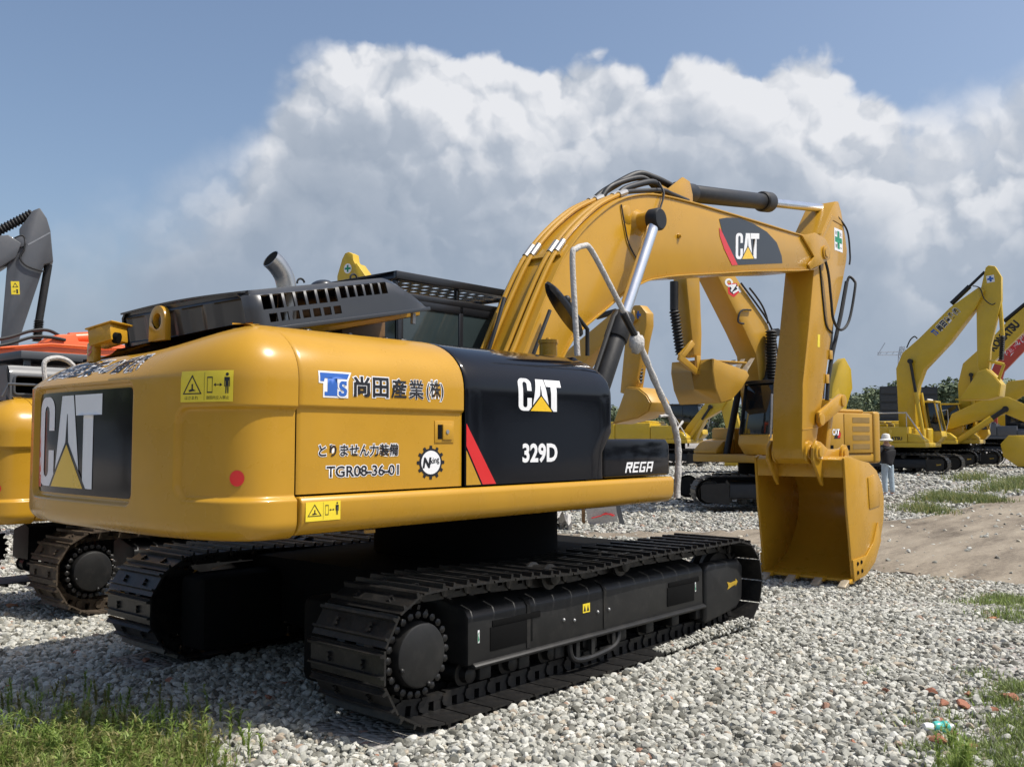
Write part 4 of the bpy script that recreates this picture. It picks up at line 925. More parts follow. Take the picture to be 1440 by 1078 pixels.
# =================================================================== the other machines
def local_xz(loc, rz, u, v, yl):
    n = np.array([-math.sin(rz), math.cos(rz)]); r = ray(u, v); t = (yl-n@(CAM[:2]-np.array(loc[:2])))/(n@r[:2]); p = CAM+r*t
    return ((p[0]-loc[0])*math.cos(rz)+(p[1]-loc[1])*math.sin(rz), p[2]-loc[2])
FSPEC = (-1.75, .44, .37, 1.75, .43, .36, .045, .03)
def open_bucket(g, prof, hw, th=.04):
    """side outline whose last-to-first edge is the mouth"""
    for sy in (-1, 1): g.prism(prof, sy*hw, sy*(hw-th))
    g.ribbon(prof, -hw+th, hw-th, th)
def far_ex(label, m, loc, rz, boom=None, stick=None, bucket=None, yb=-.30, hw=.29, shw=.18, bpin=None, lod=2, group=None, hood_h=2.2, bkw=.6, bkt_cyl=None, stk_cyl=None, cabm='cab', cab=True, rail=False, gap=1.28, track_turn=0.0, house=None):
    root = thing('excavator', label, 'excavator', loc, rz, group)
    P = lambda pts, yl: [local_xz(loc, rz, u, v, yl) for u, v in pts]
    for yc in (-gap, gap): build_track(root, yc, FSPEC, wd=.6, n=44, lod=lod, sm='steel')
    for o in list(root.children): o.rotation_euler.z += track_turn
    g = G(); g.bb(-.9, .9, -1.0, 1.0, .4, .8); g.lathe((0, 0, .8), (0, 0, 1), [(0, .7), (.32, .7)], 20); g.obj('car_body', M['under'], root)
    arm_m, m = m, house or m
    g = G(); g.bb(-2.6, 1.25, -1.33, 1.33, 1.10, 1.30); g.obj('revolving_frame', M[m], root, bevel=.03)
    g = G(); g.bb(-2.45, -.62, -1.34, 1.34, 1.305, hood_h-.1); g.bb(-2.3, -.7, -1.2, 1.2, hood_h-.1, hood_h); g.obj('engine_cover', M[m], root, bevel=.06)
    g = G(); t = np.linspace(-math.pi/2, math.pi/2, 19); pl = [(-2.46-.62*abs(math.cos(a))**.65, 1.37*math.copysign(abs(math.sin(a))**.65, a)) for a in t]; g.prism(pl, 1.06, hood_h-.05, 'z'); g.obj('counterweight', M[m], root, bevel=.07, seg=3)
    g = G(); g.bb(-.60, .55, -1.34, -.55, 1.305, 1.95); g.prism([(.56, 1.305), (1.22, 1.305), (1.22, 1.40), (.95, 1.62), (.56, 1.68)], -1.34, -.55); tank = g.obj('fuel_tank', M[m], root, bevel=.04)
    if cab:
        g = G(); g.prism([(-.25, 1.305), (1.30, 1.305), (1.50, 1.55), (1.46, 1.78), (-.25, 1.78)], .42, 1.34); cb = g.obj('cab', M[m], root, bevel=.03)
        g = G(); g.prism([(-.22, 1.78), (1.43, 1.78), (1.22, 2.95), (1.05, 3.02), (-.10, 3.02), (-.22, 2.9)], .45, 1.31); g.obj('cab_glass', M['glass'], cb, bevel=.02)
        g = G()
        for yy in (.43, 1.30):
            g.ribbon([(-.24, 1.78), (-.24, 2.95)], yy, yy+.035, -.07); g.ribbon([(1.24, 2.98), (1.48, 1.78)], yy, yy+.035, -.05); g.bb(.44, .48, yy, yy+.035, 1.78, 3.0)
        g.bb(-.26, 1.27, .42, 1.345, 2.98, 3.06); g.obj('cab_frame', M[m] if cabm == 'body' else M[cabm], cb, bevel=.012)
        g = G(); g.tube([(1.30, 1.40, 2.65), (1.50, 1.48, 2.7), (1.52, 1.48, 2.2), (1.42, 1.36, 1.7)], .025, 6); g.obj('cab_rail', M['silver'], cb)
    parts = {'root': root, 'tank': tank}; m = arm_m
    if boom:
        bp_ = P(boom, yb); g = G(); g.prism(bp_, -hw, hw); b = g.obj('boom', M[m], root, bevel=.02); parts['boom'] = b
        if bpin:
            q = local_xz(loc, rz, *bpin, yb)
            for sy in (-1, 1):
                A = Vector((1.0, sy*.42, 1.25)); B = Vector((q[0], sy*.42, q[1])); g = G(); k = .62; g.cyl(A, A.lerp(B, k), .085, n=14); cy = g.obj('boom_cylinder', M[m] if m in ('lemon', 'orange') else M['black'], root)
                g = G(); g.cyl(A.lerp(B, k), B, .06, n=12); g.cyl(B-Vector((0, .09, 0)), B+Vector((0, .09, 0)), .1, n=14); g.obj('cylinder_rod', M['rubber'], cy)
    if stick:
        g = G(); g.prism(P(stick, -shw if yb < 0 else shw), -shw, shw); parts['stick'] = g.obj('stick', M[m], root, bevel=.02)
    if stk_cyl:
        a, b = P(stk_cyl, 0); A, B = Vector((a[0], 0, a[1])), Vector((b[0], 0, b[1])); g = G(); g.cyl(A, A.lerp(B, .55), .10, n=14); g.cyl(A.lerp(B, .55), B, .06, n=10); g.obj('stick_cylinder', M['black'], root)
    if bkt_cyl:
        pts, mm = bkt_cyl; q = P(pts, 0)
        g = G(); A, B, C_ = [Vector((a, 0, b)) for a, b in q]; g.cyl(A, B, .085, n=12); bc = g.obj('bucket_cylinder', M[mm], root)
        g = G(); n = 25; g.tube([B.lerp(C_, i/n) for i in range(n+1)], .1, 12, [.11 if i % 2 else .075 for i in range(n+1)]); g.obj('rubber_bellows', M['rubber'], bc)
    if bucket:
        pr = P(bucket, (-bkw if yb < 0 else bkw)); g = G(); open_bucket(g, pr, bkw); parts['bucket'] = g.obj('bucket', M[m], root, bevel=.015)
        mth = [np.array(pr[0]), np.array(pr[-1])]; 
        g = G()
        c = np.mean(pr, axis=0); e = mth[1]; dirn = (e-c)/np.linalg.norm(e-c)
        for k in range(4):
            yk = -bkw+.12+k*(2*bkw-.24)/3; p = e; q = e+(mth[1]-np.array(pr[-2]))/np.linalg.norm(mth[1]-np.array(pr[-2]))*.2
            nrm = np.array([-(q-p)[1], (q-p)[0]])/np.linalg.norm(q-p)*.04
            g.prism([tuple(p-nrm), tuple(q-nrm*.3), tuple(q+nrm*.3), tuple(p+nrm)], yk-.05, yk+.05)
        g.obj('bucket_teeth', M[m], parts['bucket'])
    if rail:
        g = G(); g.tube(curve_pts([(1.18, -1.28, 1.45), (.55, -1.28, 2.45), (.42, -1.28, 2.52), (-.6, -1.28, 2.52)], 4), .028, 8); g.bb(.5, .53, -1.29, -1.26, 1.7, 2.48); g.obj('hand_rail', M['wrap'], root)
    return parts
def px_decal(loc, rz, yl, p0, p1, parent, sgn=-1):
    """decal frame on the plane y=yl: a runs from pixel p0 towards p1"""
    a = np.array(local_xz(loc, rz, *p0, yl)); b = np.array(local_xz(loc, rz, *p1, yl)); e = (b-a)/np.linalg.norm(b-a); n = np.array([-e[1], e[0]])
    if n[1] < 0: n = -n
    return Decal(lambda s, t, o: (a[0]+e[0]*s+n[0]*t, yl+sgn*o, a[1]+e[1]*s+n[1]*t), parent, sub=.5), float(np.linalg.norm(b-a))
def place(u, v, rz, lx, ly):
    """machine origin such that its local ground point (lx,ly) shows at pixel u,v"""
    p = onG(u, v); c, s = math.cos(rz), math.sin(rz); x, y = p[0]-(c*lx-s*ly), p[1]-(s*lx+c*ly)
    return (x, y, float(p[2]))
def bearing(b): return YAW-R(b)

# the twin machine parked on the left: same bodywork, further away
tw = thing('excavator', 'ochre excavator parked on the far left beside the big one, mostly cut by the frame', 'excavator', (.33, 4.93, 0))
TS = (-1.95, .435, .375, 1.83, .425, .365, .045, .045)
for yc in (-1.295, 1.295): build_track(tw, yc, TS, wd=.60, n=49, lod=0 if yc < 0 else 1, sm='rusty')
up = (.30, 0, -.25)
g = G(); g.bb(-1.0, 1.0, -1.05, 1.05, .38, .80); g.lathe((0, 0, .8), (0, 0, 1), [(0, .78), (.38, .70)], 24); g.bb(-2.4, 1.3, -1.3, 1.3, .93, .97); g.bb(-2.3, .3, -1.28, 1.28, .97, 2.0); g.obj('car_body', M['under'], tw)
for o in (door, cw):
    c = o.copy(); COL.objects.link(c); c.parent = tw; c.location = up
g = G(); g.prism([(y_, z_-.25) for y_, z_ in [(-1.30, 1.175), (-1.40, 1.205), (-1.42, 1.25), (-1.425, 1.36), (-1.405, 1.388), (-1.2, 1.388), (-1.2, 1.175)]], -2.44, 1.3, 'x'); g.obj('side_rail', M['yellow'], tw, bevel=.012)
d = Decal(lambda a, b, o: cw_pt(-a, b, o), None, sub=.08); warning(d, -s_of_y(-.975), 1.895, s_of_y(-.975)-s_of_y(-1.285), .165, off=.003)
d.poly([(-sx+.042*math.cos(t), 1.495+.042*math.sin(t)) for t in np.linspace(0, 6.28, 25)[:-1]], 'redp', .004)
o = d.finish('warning_sticker'); o.parent = tw; o.location = up
g = G(); xs_ = [-2.95+up[0], -2.80+up[0]]
HX0 = -2.62
win = [(.10, .46, .06, .24), (.60, 1.0, .06, .24), (1.14, 1.5, .06, .24)]
gx_ = sorted(set([0, .03, .06, 1.7]+[q for h in win for q in h[:2]])); gzz = sorted(set([0, .28, .31, .34]+[q for h in win for q in h[2:]]))
g.grid(lambda a, b: (HX0+a+.05*(1-sst(a, 0, .07)), -1.0+.05*(1-sst(a, 0, .07))+.06*sst(b, .26, .34), 2.07+b), gx_, gzz, lambda a, b, c, e: any(h[0]-1e-6 <= a and b <= h[1]+1e-6 and h[2]-1e-6 <= c and e <= h[3]+1e-6 for h in win))
g.grid(lambda a, b: (HX0+.05+a, -.94+b, 2.41), [0, 1.64], [0, 1.8]); g.grid(lambda a, b: (HX0+.05, -.95+a, 2.07+b), [0, 1.8], [0, .34])
hd2 = g.obj('engine_hood', M['slate'], tw, solid=.014)
for h in win:
    g = G(); a, b, c, e = h; lp_ = rrect(a, c, b, e, .03, 3); g.tube([(HX0+x_, -1.005, 2.07+z_) for x_, z_ in lp_+lp_[:1]], .012, 6); g.obj('vent_frame', M['slate'], hd2)
g = G(); g.bb(HX0+.06, HX0+1.6, -.9, .8, 2.07, 2.08); g.bb(HX0+.2, HX0+1.5, -.7, .5, 2.08, 2.32); g.obj('engine_block', M['under'], tw)
g = G(); g.tube([(HX0-.05, -1.12, 2.10), (HX0+.0, -1.12, 2.22), (HX0+1.2, -1.12, 2.22)], .012, 6); g.obj('deck_rail', M['slate'], tw)
g = G(); g.bb(HX0+.25, HX0+1.75, -.75, .85, 2.50, 2.58); 
for a in (.35, 1.65):
    for b in (-.65, .75): g.bb(HX0+a-.03, HX0+a+.03, b-.03, b+.03, 2.38, 2.52)
g.obj('roof_plate', M['slate'], tw, bevel=.01)
g = G(); g.bb(-.05, 1.75, .5, 1.4, 1.39, 2.6); g.obj('cab', M['cab'], tw, bevel=.03)
g = G(); g.prism([(.3, 1.5), (.6, 2.2), (2.4, 2.55), (5.2, 1.5), (5.3, 1.2), (5.0, 1.25), (2.4, 2.1), (1.0, 1.5)], -.3, .3); g.obj('boom', M['yellow'], tw, bevel=.01)
g = G(); g.prism([(5.3, 1.5), (5.5, 1.3), (4.6, .5), (4.3, .6), (5.0, 1.4)], -.2, .2); g.obj('stick', M['yellow'], tw, bevel=.01)
g = G(); open_bucket(g, [(4.3, .75), (4.8, .85), (5.2, .6), (5.1, .2), (4.7, .02), (4.2, .0)], .6); g.obj('bucket', M['yellow'], tw)
# looped rail with white wrapping, at the twin's near rear corner
wl = [onY(66, 553, 3.75), onY(63, 530, 3.75), onY(62, 512, 3.75), onY(68, 505, 3.75), onY(82, 503, 3.75), onY(95, 507, 3.75), onY(104, 515, 3.75)]
g = G(); g.tube([tuple(np.array(p)-np.array((.33, 4.93, 0))) for p in curve_pts(wl, 5)], .024, 8); g.obj('wrapped_rail', M['wrap'], tw)

# slate-coloured arm over on the left
rzS = bearing(62); lS = np.array(atD(-190, 700, 19.0)); lS = (lS[0], lS[1], float(gz(lS[0], lS[1])))
S_ = far_ex('grey armed excavator at the left edge with a dark stick raised against the sky', 'slate', lS, rzS,
    boom=[(-210, 610), (-200, 520), (-120, 400), (-40, 335), (12, 330), (30, 342), (22, 362), (0, 376), (-60, 410), (-120, 470), (-165, 610)],
    stick=[(46, 296), (56, 292), (66, 307), (71, 324), (75, 368), (62, 372), (27, 476), (22, 520), (-2, 520), (1, 478), (10, 372), (18, 362), (29, 337), (27, 322)],
    bucket=[(-30, 540), (-20, 600), (20, 625), (50, 600), (40, 530)], bkt_cyl=([(68, 372), (55, 450), (52, 480)], 'rubber'), lod=2, hw=.3, shw=.2)
q0, q1 = local_xz(lS, rzS, -40, 352, 0), local_xz(lS, rzS, 46, 300, 0); A, B = Vector((q0[0], 0, q0[1]+.12)), Vector((q1[0], 0, q1[1]))
g = G(); n = 40; g.tube([A.lerp(B, i/n) for i in range(n+1)], .1, 12, [.115 if i % 2 else .08 for i in range(n+1)]); g.obj('rubber_bellows', M['rubber'], S_['root'])
d, ln_ = px_decal(lS, rzS, -.2, (16, 414), (28, 414), S_['stick']); k = ln_
d.poly([(0, 0), (k, 0), (k, 1.75*k), (0, 1.75*k)], 'sticker', .003); ring2(d, [(.15*k, .95*k), (.85*k, .95*k), (.5*k, 1.6*k)], [(.28*k, 1.03*k), (.72*k, 1.03*k), (.5*k, 1.45*k)], 'ink', .005)
d.poly([(.6*k, .15*k), (.8*k, .15*k), (.8*k, .7*k), (.6*k, .7*k)], 'ink', .005); d.poly([(.15*k, .4*k), (.5*k, .35*k), (.5*k, .5*k)], 'ink', .005); d.finish('warning_sticker')
d, ln_ = px_decal(lS, rzS, -.2, (40, 345), (71, 328), S_['stick']); d.poly([(0, 0), (ln_, 0), (ln_, .03), (0, .03)], 'silver', .003); d.finish('edge_strip')
g = G()
for P_ in ([(20, 335), (33, 332), (34, 350), (28, 362), (38, 374), (62, 382)],):
    g.tube(curve_pts([(local_xz(lS, rzS, u, v, -.24)[0], -.24, local_xz(lS, rzS, u, v, -.24)[1]) for u, v in P_], 5), .02, 6)
g.obj('hydraulic_hose', M['rubber'], S_['root'])
g = G(); q = local_xz(lS, rzS, 28, 340, -.2); g.lathe((q[0], -.2, q[1]), (0, -1, 0), [(0, .13), (.05, .12), (.06, .06)], 18); g.obj('pin_boss', M['slate'], S_['root'])

# orange machine whose low boom crosses behind the twin
rzO = 0.0; pO = atD(80, 480, 17.0); lO = (pO[0]-3.6, pO[1]+.3, 0.0)
O_ = far_ex('orange excavator behind the left machines, only its low boom in view', 'orange', lO, rzO,
    boom=[(-260, 560), (-200, 515), (-110, 500), (0, 490), (70, 480), (84, 470), (108, 469), (112, 480), (150, 482), (240, 492), (330, 520), (330, 545), (240, 525), (100, 512), (0, 508), (-110, 520), (-190, 560)],
    stick=[(300, 500), (345, 505), (335, 600), (318, 640), (300, 600)], yb=-.3, hw=.28, lod=2)
q0, q1 = local_xz(lO, rzO, 97, 476, 0), local_xz(lO, rzO, 165, 476, 0); g = G(); A, B = Vector((q0[0], 0, q0[1])), Vector((q1[0], 0, q1[1]+.05)); g.cyl(A, B, .11, n=16); g.obj('stick_cylinder', M['orange'], O_['root'])
g = G()
for dv, yy in ((0, -.31), (-9, .0)):
    P_ = [(-40, 492+dv), (10, 484+dv), (45, 474+dv), (70, 474+dv), (92, 478)]
    g.tube(curve_pts([(local_xz(lO, rzO, u, v, yy)[0], yy, local_xz(lO, rzO, u, v, yy)[1]) for u, v in P_], 5), .03, 6)
g.obj('hydraulic_hose', M['rubber'], O_['root'])
g = G(); P_ = [(0, 489), (72, 484), (135, 489), (185, 490)]; g.tube([(local_xz(lO, rzO, u, v, -.32)[0], -.32, local_xz(lO, rzO, u, v, -.32)[1]) for u, v in P_], .022, 6); g.obj('oil_pipe', M['orange'], O_['root'])

# yellow stick tip over the hood
rzB = bearing(115); pB = atD(560, 640, 26); lB = (pB[0], pB[1], float(gz(pB[0], pB[1])))
lB = (lB[0], lB[1], lB[2])
B_ = far_ex('lemon yellow excavator behind the big one, green cross on its stick tip above the hood', 'lemon', lB, rzB, yb=-.2, shw=.16,
    boom=[(560, 620), (540, 520), (500, 400), (496, 372), (502, 370), (516, 390), (570, 500), (600, 620)], stick=[(474, 388), (481, 364), (485, 356), (490, 354), (496, 357), (497, 366), (505, 380), (512, 400), (520, 470), (500, 520), (490, 480), (474, 420)], lod=2, hw=.22)
d, k = px_decal(lB, rzB, -.16, (484, 384), (494, 383), B_['stick'])
d.poly([(k*(.5+.55*math.cos(t)), k*(.5+.6*math.sin(t))) for t in np.linspace(0, 6.28, 13)[:-1]], 'white', .003)
d.poly([(k*p, k*q) for p, q in [(.38, .08), (.62, .08), (.62, .38), (.92, .38), (.92, .62), (.62, .62), (.62, .92), (.38, .92), (.38, .62), (.08, .62), (.08, .38), (.38, .38)]], 'green', .005); d.finish('green_cross')

# small stick and bucket seen under the boom
rzC = bearing(140); pC = atD(748, 640, 33); lC = (pC[0], pC[1], float(gz(pC[0], pC[1])))
C_ = far_ex('ochre excavator behind the black side panel, its small bucket hanging beside the wrapped rail', 'yellow2', lC, rzC,
    boom=[(742, 600), (752, 560), (800, 490), (860, 440), (890, 436), (893, 450), (870, 462), (820, 510), (780, 565), (775, 605)],
    stick=[(888, 433), (892, 429), (900, 429), (909, 440), (909, 458), (904, 480), (894, 545), (886, 556), (872, 552), (879, 478)],
    bucket=[(880, 545), (897, 547), (908, 556), (914, 566), (911, 577), (896, 586), (863, 594)], bkt_cyl=([(908, 450), (903, 478), (899, 538)], 'black'), bkw=.45, shw=.17, lod=2, stk_cyl=((840, 445), (888, 432)))
d, k = px_decal(lC, rzC, -.17, (893, 448), (901, 448), C_['stick']); d.poly([(k*p, k*q) for p, q in [(.33, 0), (.66, 0), (.66, .33), (1, .33), (1, .66), (.66, .66), (.66, 1), (.33, 1), (.33, .66), (0, .66), (0, .33), (.33, .33)]], 'blue', .004); d.finish('cross_sticker')
g = G(); 
for sy in (-.1, .1):
    a, b, c = (local_xz(lC, rzC, *q, sy) for q in ((893, 520), (898, 537), (890, 556))); g.tube([(a[0], sy, a[1]), (b[0], sy, b[1]), (c[0], sy, c[1])], .05, 6)
g.obj('bucket_link', M['yellow2'], C_['root'])

# big ochre machine on the right facing the camera's left
rzD = bearing(236); pD = atD(1078, 640, 23.6); lD = (pD[0], pD[1], float(gz(pD[0], pD[1])))
D_ = far_ex('ochre excavator facing us behind the big bucket, round emblem high on its boom', 'yellow2', lD, rzD, yb=.33, hw=.32, shw=.22, lod=1, hood_h=2.42, cabm='cab', track_turn=R(-34),
    boom=[(1104, 650), (1098, 540), (1094, 505), (1081, 457), (1036, 390), (1008, 350), (980, 322), (958, 330), (990, 355), (1010, 388), (1048, 464), (1064, 499), (1069, 546), (1076, 650)],
    stick=[(960, 330), (985, 335), (984, 392), (987, 470), (986, 502), (976, 499), (966, 400)], bpin=(1086, 468),
    bucket=None)
# its bucket, back towards us
g = G(); bk = [local_xz(lD, rzD, u, v, .7) for u, v in [(1004, 504), (1014, 508), (1050, 521), (1054, 528), (1044, 545), (1030, 561), (1015, 566), (1007, 545), (1003, 520)]]
for sy in (-1, 1): g.prism(bk, sy*.7, sy*.66)
pr = [bk[2], bk[0], bk[8], bk[7], bk[6], bk[5], bk[4]]; g.ribbon(pr[1:6], -.66, .66, -.04); g.bb(min(p[0] for p in bk)+.02, max(p[0] for p in bk)-.1, -.66, .66, bk[0][1]-.06, bk[0][1]-.02)
bkD = g.obj('bucket', M['yellow2'], D_['root'], bevel=.02)
g = G()
for k in range(5):
    yk = -.6+k*.3; a = bk[2]; c_ = local_xz(lD, rzD, 1063, 503, .7); q = (a[0]+(c_[0]-a[0]), a[1]+(c_[1]-a[1])); g.prism([(a[0]-.05, a[1]-.06), (a[0]+.05, a[1]-.02), q, (a[0]-.08, a[1]+.02)], yk-.07, yk+.07)
g.obj('bucket_teeth', M['worn'], bkD)
g = G(); a, b = local_xz(lD, rzD, 948, 396, 0), local_xz(lD, rzD, 948, 436, 0); c = local_xz(lD, rzD, 957, 498, 0)
A, B, C2 = Vector((a[0], .0, a[1])), Vector((b[0], 0, b[1])), Vector((c[0], 0, c[1])); g.cyl(A, B, .10, n=14); bcD = g.obj('bucket_cylinder', M['black'], D_['root'])
g = G(); n = 27; g.tube([B.lerp(C2, i/n) for i in range(n+1)], .1, 12, [.13 if i % 2 else .085 for i in range(n+1)]); g.obj('rubber_bellows', M['rubber'], bcD)
g = G()
for sy in (-.24, .24):
    for pth in ([(956, 498), (972, 478)], [(956, 498), (982, 520)], [(984, 500), (985, 526)]):
        q = [local_xz(lD, rzD, u, v, sy) for u, v in pth]; g.ribbon(q, sy-.04, sy+.04, .14)
g.obj('bucket_link', M['yellow2'], D_['root'], bevel=.015)
g = G(); q = [local_xz(lD, rzD, u, v, .36) for u, v in ((1078, 465), (1079, 535))]; A, B = (Vector((p[0], .5, p[1])) for p in q); n = 33
g.tube([A.lerp(B, i/n) for i in range(n+1)], .1, 12, [.145 if i % 2 else .10 for i in range(n+1)]); g.obj('rubber_bellows', M['rubber'], D_['root'])
g = G()
for pts in ([(1054, 405), (1062, 415), (1072, 430), (1078, 445), (1080, 455)], [(1046, 455), (1038, 452), (1042, 437), (1056, 436)], [(1042, 398), (1082, 455), (1094, 500), (1097, 545)]):
    q = [(lambda w_: (w_[0], .36, w_[1]))(local_xz(lD, rzD, u, v, .36)) for u, v in pts]; g.tube(curve_pts(q, 4), .024, 6)
g.obj('hydraulic_hose', M['rubber'], D_['boom'])
d, k = px_decal(lD, rzD, .32, (1018, 396), (1034, 420), D_['boom'], 1)
d = Decal(lambda a, b, o: (lambda w_: (w_[0], .32+o, w_[1]))(local_xz(lD, rzD, a, -b, .32)), D_['boom'], sub=50)
hexp = [(1023, -398), (1036, -398), (1040, -410), (1032, -418), (1024, -413)]; d.poly(hexp, 'redp', .003); d.poly([(1026, -400), (1036, -400), (1038, -408), (1031, -414), (1026, -410)], 'ink', .005)
for i, (ch, x_, y_) in enumerate((('C', 1017, -395), ('A', 1022.5, -401), ('T', 1028, -408))): d.text(ch, x_, y_, 11, 'white', .006, bold=.05, rot=R(-58))
d.finish('round_emblem')
# left flank: doors, louvres, small emblem
fl = D_['root']
g = G(); g.bb(-2.40, -1.28, 1.342, 1.362, 1.33, 2.30); g.bb(-1.25, -.62, 1.342, 1.362, 1.33, 2.30); g.obj('side_door', M['yellow2'], fl, bevel=.012)
for k in range(4):
    g = G(); z0 = 1.42+k*.22; g.bb(-2.28, -1.60, 1.362, 1.368, z0, z0+.13); g.obj('louvre', M['louvre'], fl)
for xk in (-.78, -1.42): G().bb(xk-.05, xk+.05, 1.362, 1.372, 1.40, 1.52).obj('door_handle', M['under'], fl)
d = Decal(lambda a, b, o: (-a, 1.362+o, b), fl, sub=.5); d.poly([(.86, 1.68), (1.10, 1.68), (1.14, 1.80), (1.06, 1.92), (.98, 1.92)], 'ink', .003); d.poly([(1.0, 1.70), (1.10, 1.70), (1.13, 1.80), (1.06, 1.88)], 'redp', .005); d.text('CAT', .80, 1.76, .16, 'white', .006, bold=.05, w=.28); d.finish('emblem')

# tip of another stick between the two machines
rzG = bearing(255); pG = atD(1205, 650, 40); lG = (pG[0], pG[1], float(gz(pG[0], pG[1])))
far_ex('lemon yellow excavator behind the facing ochre one, only its stick tip in view', 'lemon', lG, rzG, yb=.2, shw=.25, hw=.26, lod=2, hood_h=1.9, cab=False,
    boom=[(1196, 640), (1190, 590), (1178, 545), (1168, 560), (1172, 640)], stick=[(1188, 503), (1197, 519), (1199, 546), (1191, 570), (1184, 620), (1160, 610), (1169, 562), (1171, 542), (1180, 511)])

# small yellow machine far behind under the boom
rzE = bearing(118); lE = place(992, 656, rzE, 2.1, -1.28)
E_ = far_ex('lemon yellow excavator far behind, low boom, seen between the wrapped rail and hanging bucket', 'lemon', lE, rzE, lod=2,
    boom=[(958, 616), (965, 600), (992, 566), (1005, 556), (1024, 560), (1014, 576), (990, 590), (975, 622)], stick=[(1010, 556), (1030, 558), (1040, 600), (1030, 640), (1020, 600)], bpin=(1000, 572), bucket=[(1020, 640), (1042, 632), (1050, 645), (1040, 655), (1018, 656)], rail=True)

# the row on the right
rzF = bearing(127); lF = place(1336, 668, rzF, 2.12, -1.28)
grp = None
F1 = far_ex('lemon yellow excavator with company name in black along its raised boom', 'lemon', lF, rzF, lod=1, yb=-.3, hw=.3, rail=True, cabm='body',
    boom=[(1264, 600), (1260, 518), (1269, 496), (1292, 476), (1336, 432), (1377, 403), (1384, 408), (1371, 434), (1336, 480), (1299, 519), (1291, 541), (1287, 570), (1288, 604)],
    stick=[(1386, 376), (1390, 373), (1399, 374), (1408, 389), (1408, 422), (1393, 486), (1390, 526), (1378, 530), (1374, 508), (1373, 433)],
    bucket=[(1374, 524), (1386, 519), (1398, 530), (1406, 540), (1404, 556), (1388, 560), (1350, 561)], bpin=(1281, 508), stk_cyl=((1338, 427), (1385, 382)), bkt_cyl=([(1406, 424), (1410, 472), (1408, 506)], 'lemon'), bkw=.6)
g = G(); a, b, c = (local_xz(lF, rzF, *q, -.2) for q in ((1412, 512), (1390, 507), (1402, 540)))
g.tube([(a[0], -.2, a[1]), (b[0], -.2, b[1])], .06, 8); g.tube([(a[0], -.2, a[1]), (c[0], -.2, c[1])], .06, 8); g.obj('bucket_link', M['lemon'], F1['root'])
d, k = px_decal(lF, rzF, -.3, (1316, 473), (1352, 437), F1['boom'])
hgt = .30; d.text('TS', 0, 0, hgt, 'blue', .004, bold=.05, w=.13*k)
for i, ch in enumerate('尚田産業'): d.outlined(ch, k*(.19+.155*i), 0, hgt, 'ink', 'white', w=.13*k, bold=.05, edge=.05, off=.004)
d.outlined('(株)', k*.82, 0, hgt, 'ink', 'white', w=.16*k, bold=.02, edge=.05, off=.004); d.finish('lettering')
d, k = px_decal(lF, rzF, -.18, (1388, 398), (1399, 396), F1['stick']); d.poly([(0, 0), (k, 0), (k, k), (0, k)], 'white', .003)
d.poly([(k*p, k*q) for p, q in [(.36, .1), (.64, .1), (.64, .36), (.9, .36), (.9, .64), (.64, .64), (.64, .9), (.36, .9), (.36, .64), (.1, .64), (.1, .36), (.36, .36)]], 'blue', .005); d.finish('cross_sticker')
d = Decal(lambda a, b, o: (a, -1.34-o, b), F1['tank'], sub=.5); d.text('KOMATSU', -.5, 1.40, .14, 'ink', .004, w=.85, bold=.06); d.finish('lettering')
g = G(); q = [local_xz(lF, rzF, u, v, -.31) for u, v in ((1275, 489), (1280, 478), (1286, 473), (1290, 476))]; g.tube(curve_pts([(a, -.31, b) for a, b in q], 4), .03, 6)
q = [local_xz(lF, rzF, u, v, -.33) for u, v in ((1368, 402), (1378, 405), (1384, 420), (1394, 428), (1400, 426))]; g.tube(curve_pts([(a, -.33, b) for a, b in q], 4), .022, 6); g.obj('hydraulic_hose', M['rubber'], F1['root'])
g = G()
for k in range(5): g.ball((.95-.0*k, .52+k*.17, 3.10), .05, 8, 6)
g.obj('roof_lamps', M['white'], F1['root'])
# behind it: a low boom, then the lettered boom, then the red one
rzH = bearing(120); lH = place(1376, 658, rzH, 2.12, -1.28)
H_ = far_ex('lemon yellow excavator at the right with low boom and bucket on the ground', 'lemon', lH, rzH, lod=1, yb=-.3, hw=.3, cabm='body',
    boom=[(1330, 604), (1338, 582), (1373, 566), (1402, 558), (1418, 558), (1445, 570), (1500, 600), (1520, 612), (1512, 622), (1490, 612), (1440, 593), (1414, 582), (1404, 584), (1373, 592), (1341, 602)],
    stick=[(1505, 595), (1528, 603), (1522, 630), (1470, 645), (1462, 636)], bucket=[(1462, 632), (1440, 612), (1418, 612), (1407, 624), (1411, 642), (1432, 656), (1470, 656)])
q0, q1 = local_xz(lH, rzH, 1347, 620, -.45), local_xz(lH, rzH, 1414, 575, -.45); A, B = Vector((q0[0], -.45, q0[1])), Vector((q1[0], -.45, q1[1]))
g = G(); g.cyl(A, A.lerp(B, .72), .15, n=14); cyl_ = g.obj('boom_cylinder', M['lemon'], H_['root']); g = G(); g.cyl(A.lerp(B, .72), B, .11, n=14); g.cyl(B-Vector((0, .1, 0)), B+Vector((0, .1, 0)), .14, n=14); g.obj('cylinder_rod', M['rubber'], cyl_)
rz2 = bearing(122); l2 = place(1408, 657, rz2, 2.12, -1.28)
F2 = far_ex('lemon yellow excavator with big black capital letters along its raised boom', 'lemon', l2, rz2, lod=1, yb=-.3, hw=.3, cabm='body',
    boom=[(1349, 590), (1347, 540), (1354, 511), (1373, 494), (1394, 476), (1416, 452), (1440, 432), (1490, 392), (1502, 398), (1490, 420), (1440, 466), (1413, 492), (1394, 512), (1386, 540), (1384, 590)],
    stick=[(1492, 380), (1512, 380), (1516, 410), (1506, 500), (1494, 500), (1488, 420)], bpin=(1366, 527), stk_cyl=((1412, 452), (1495, 384)), bucket=[(1490, 500), (1512, 500), (1520, 530), (1480, 534)])
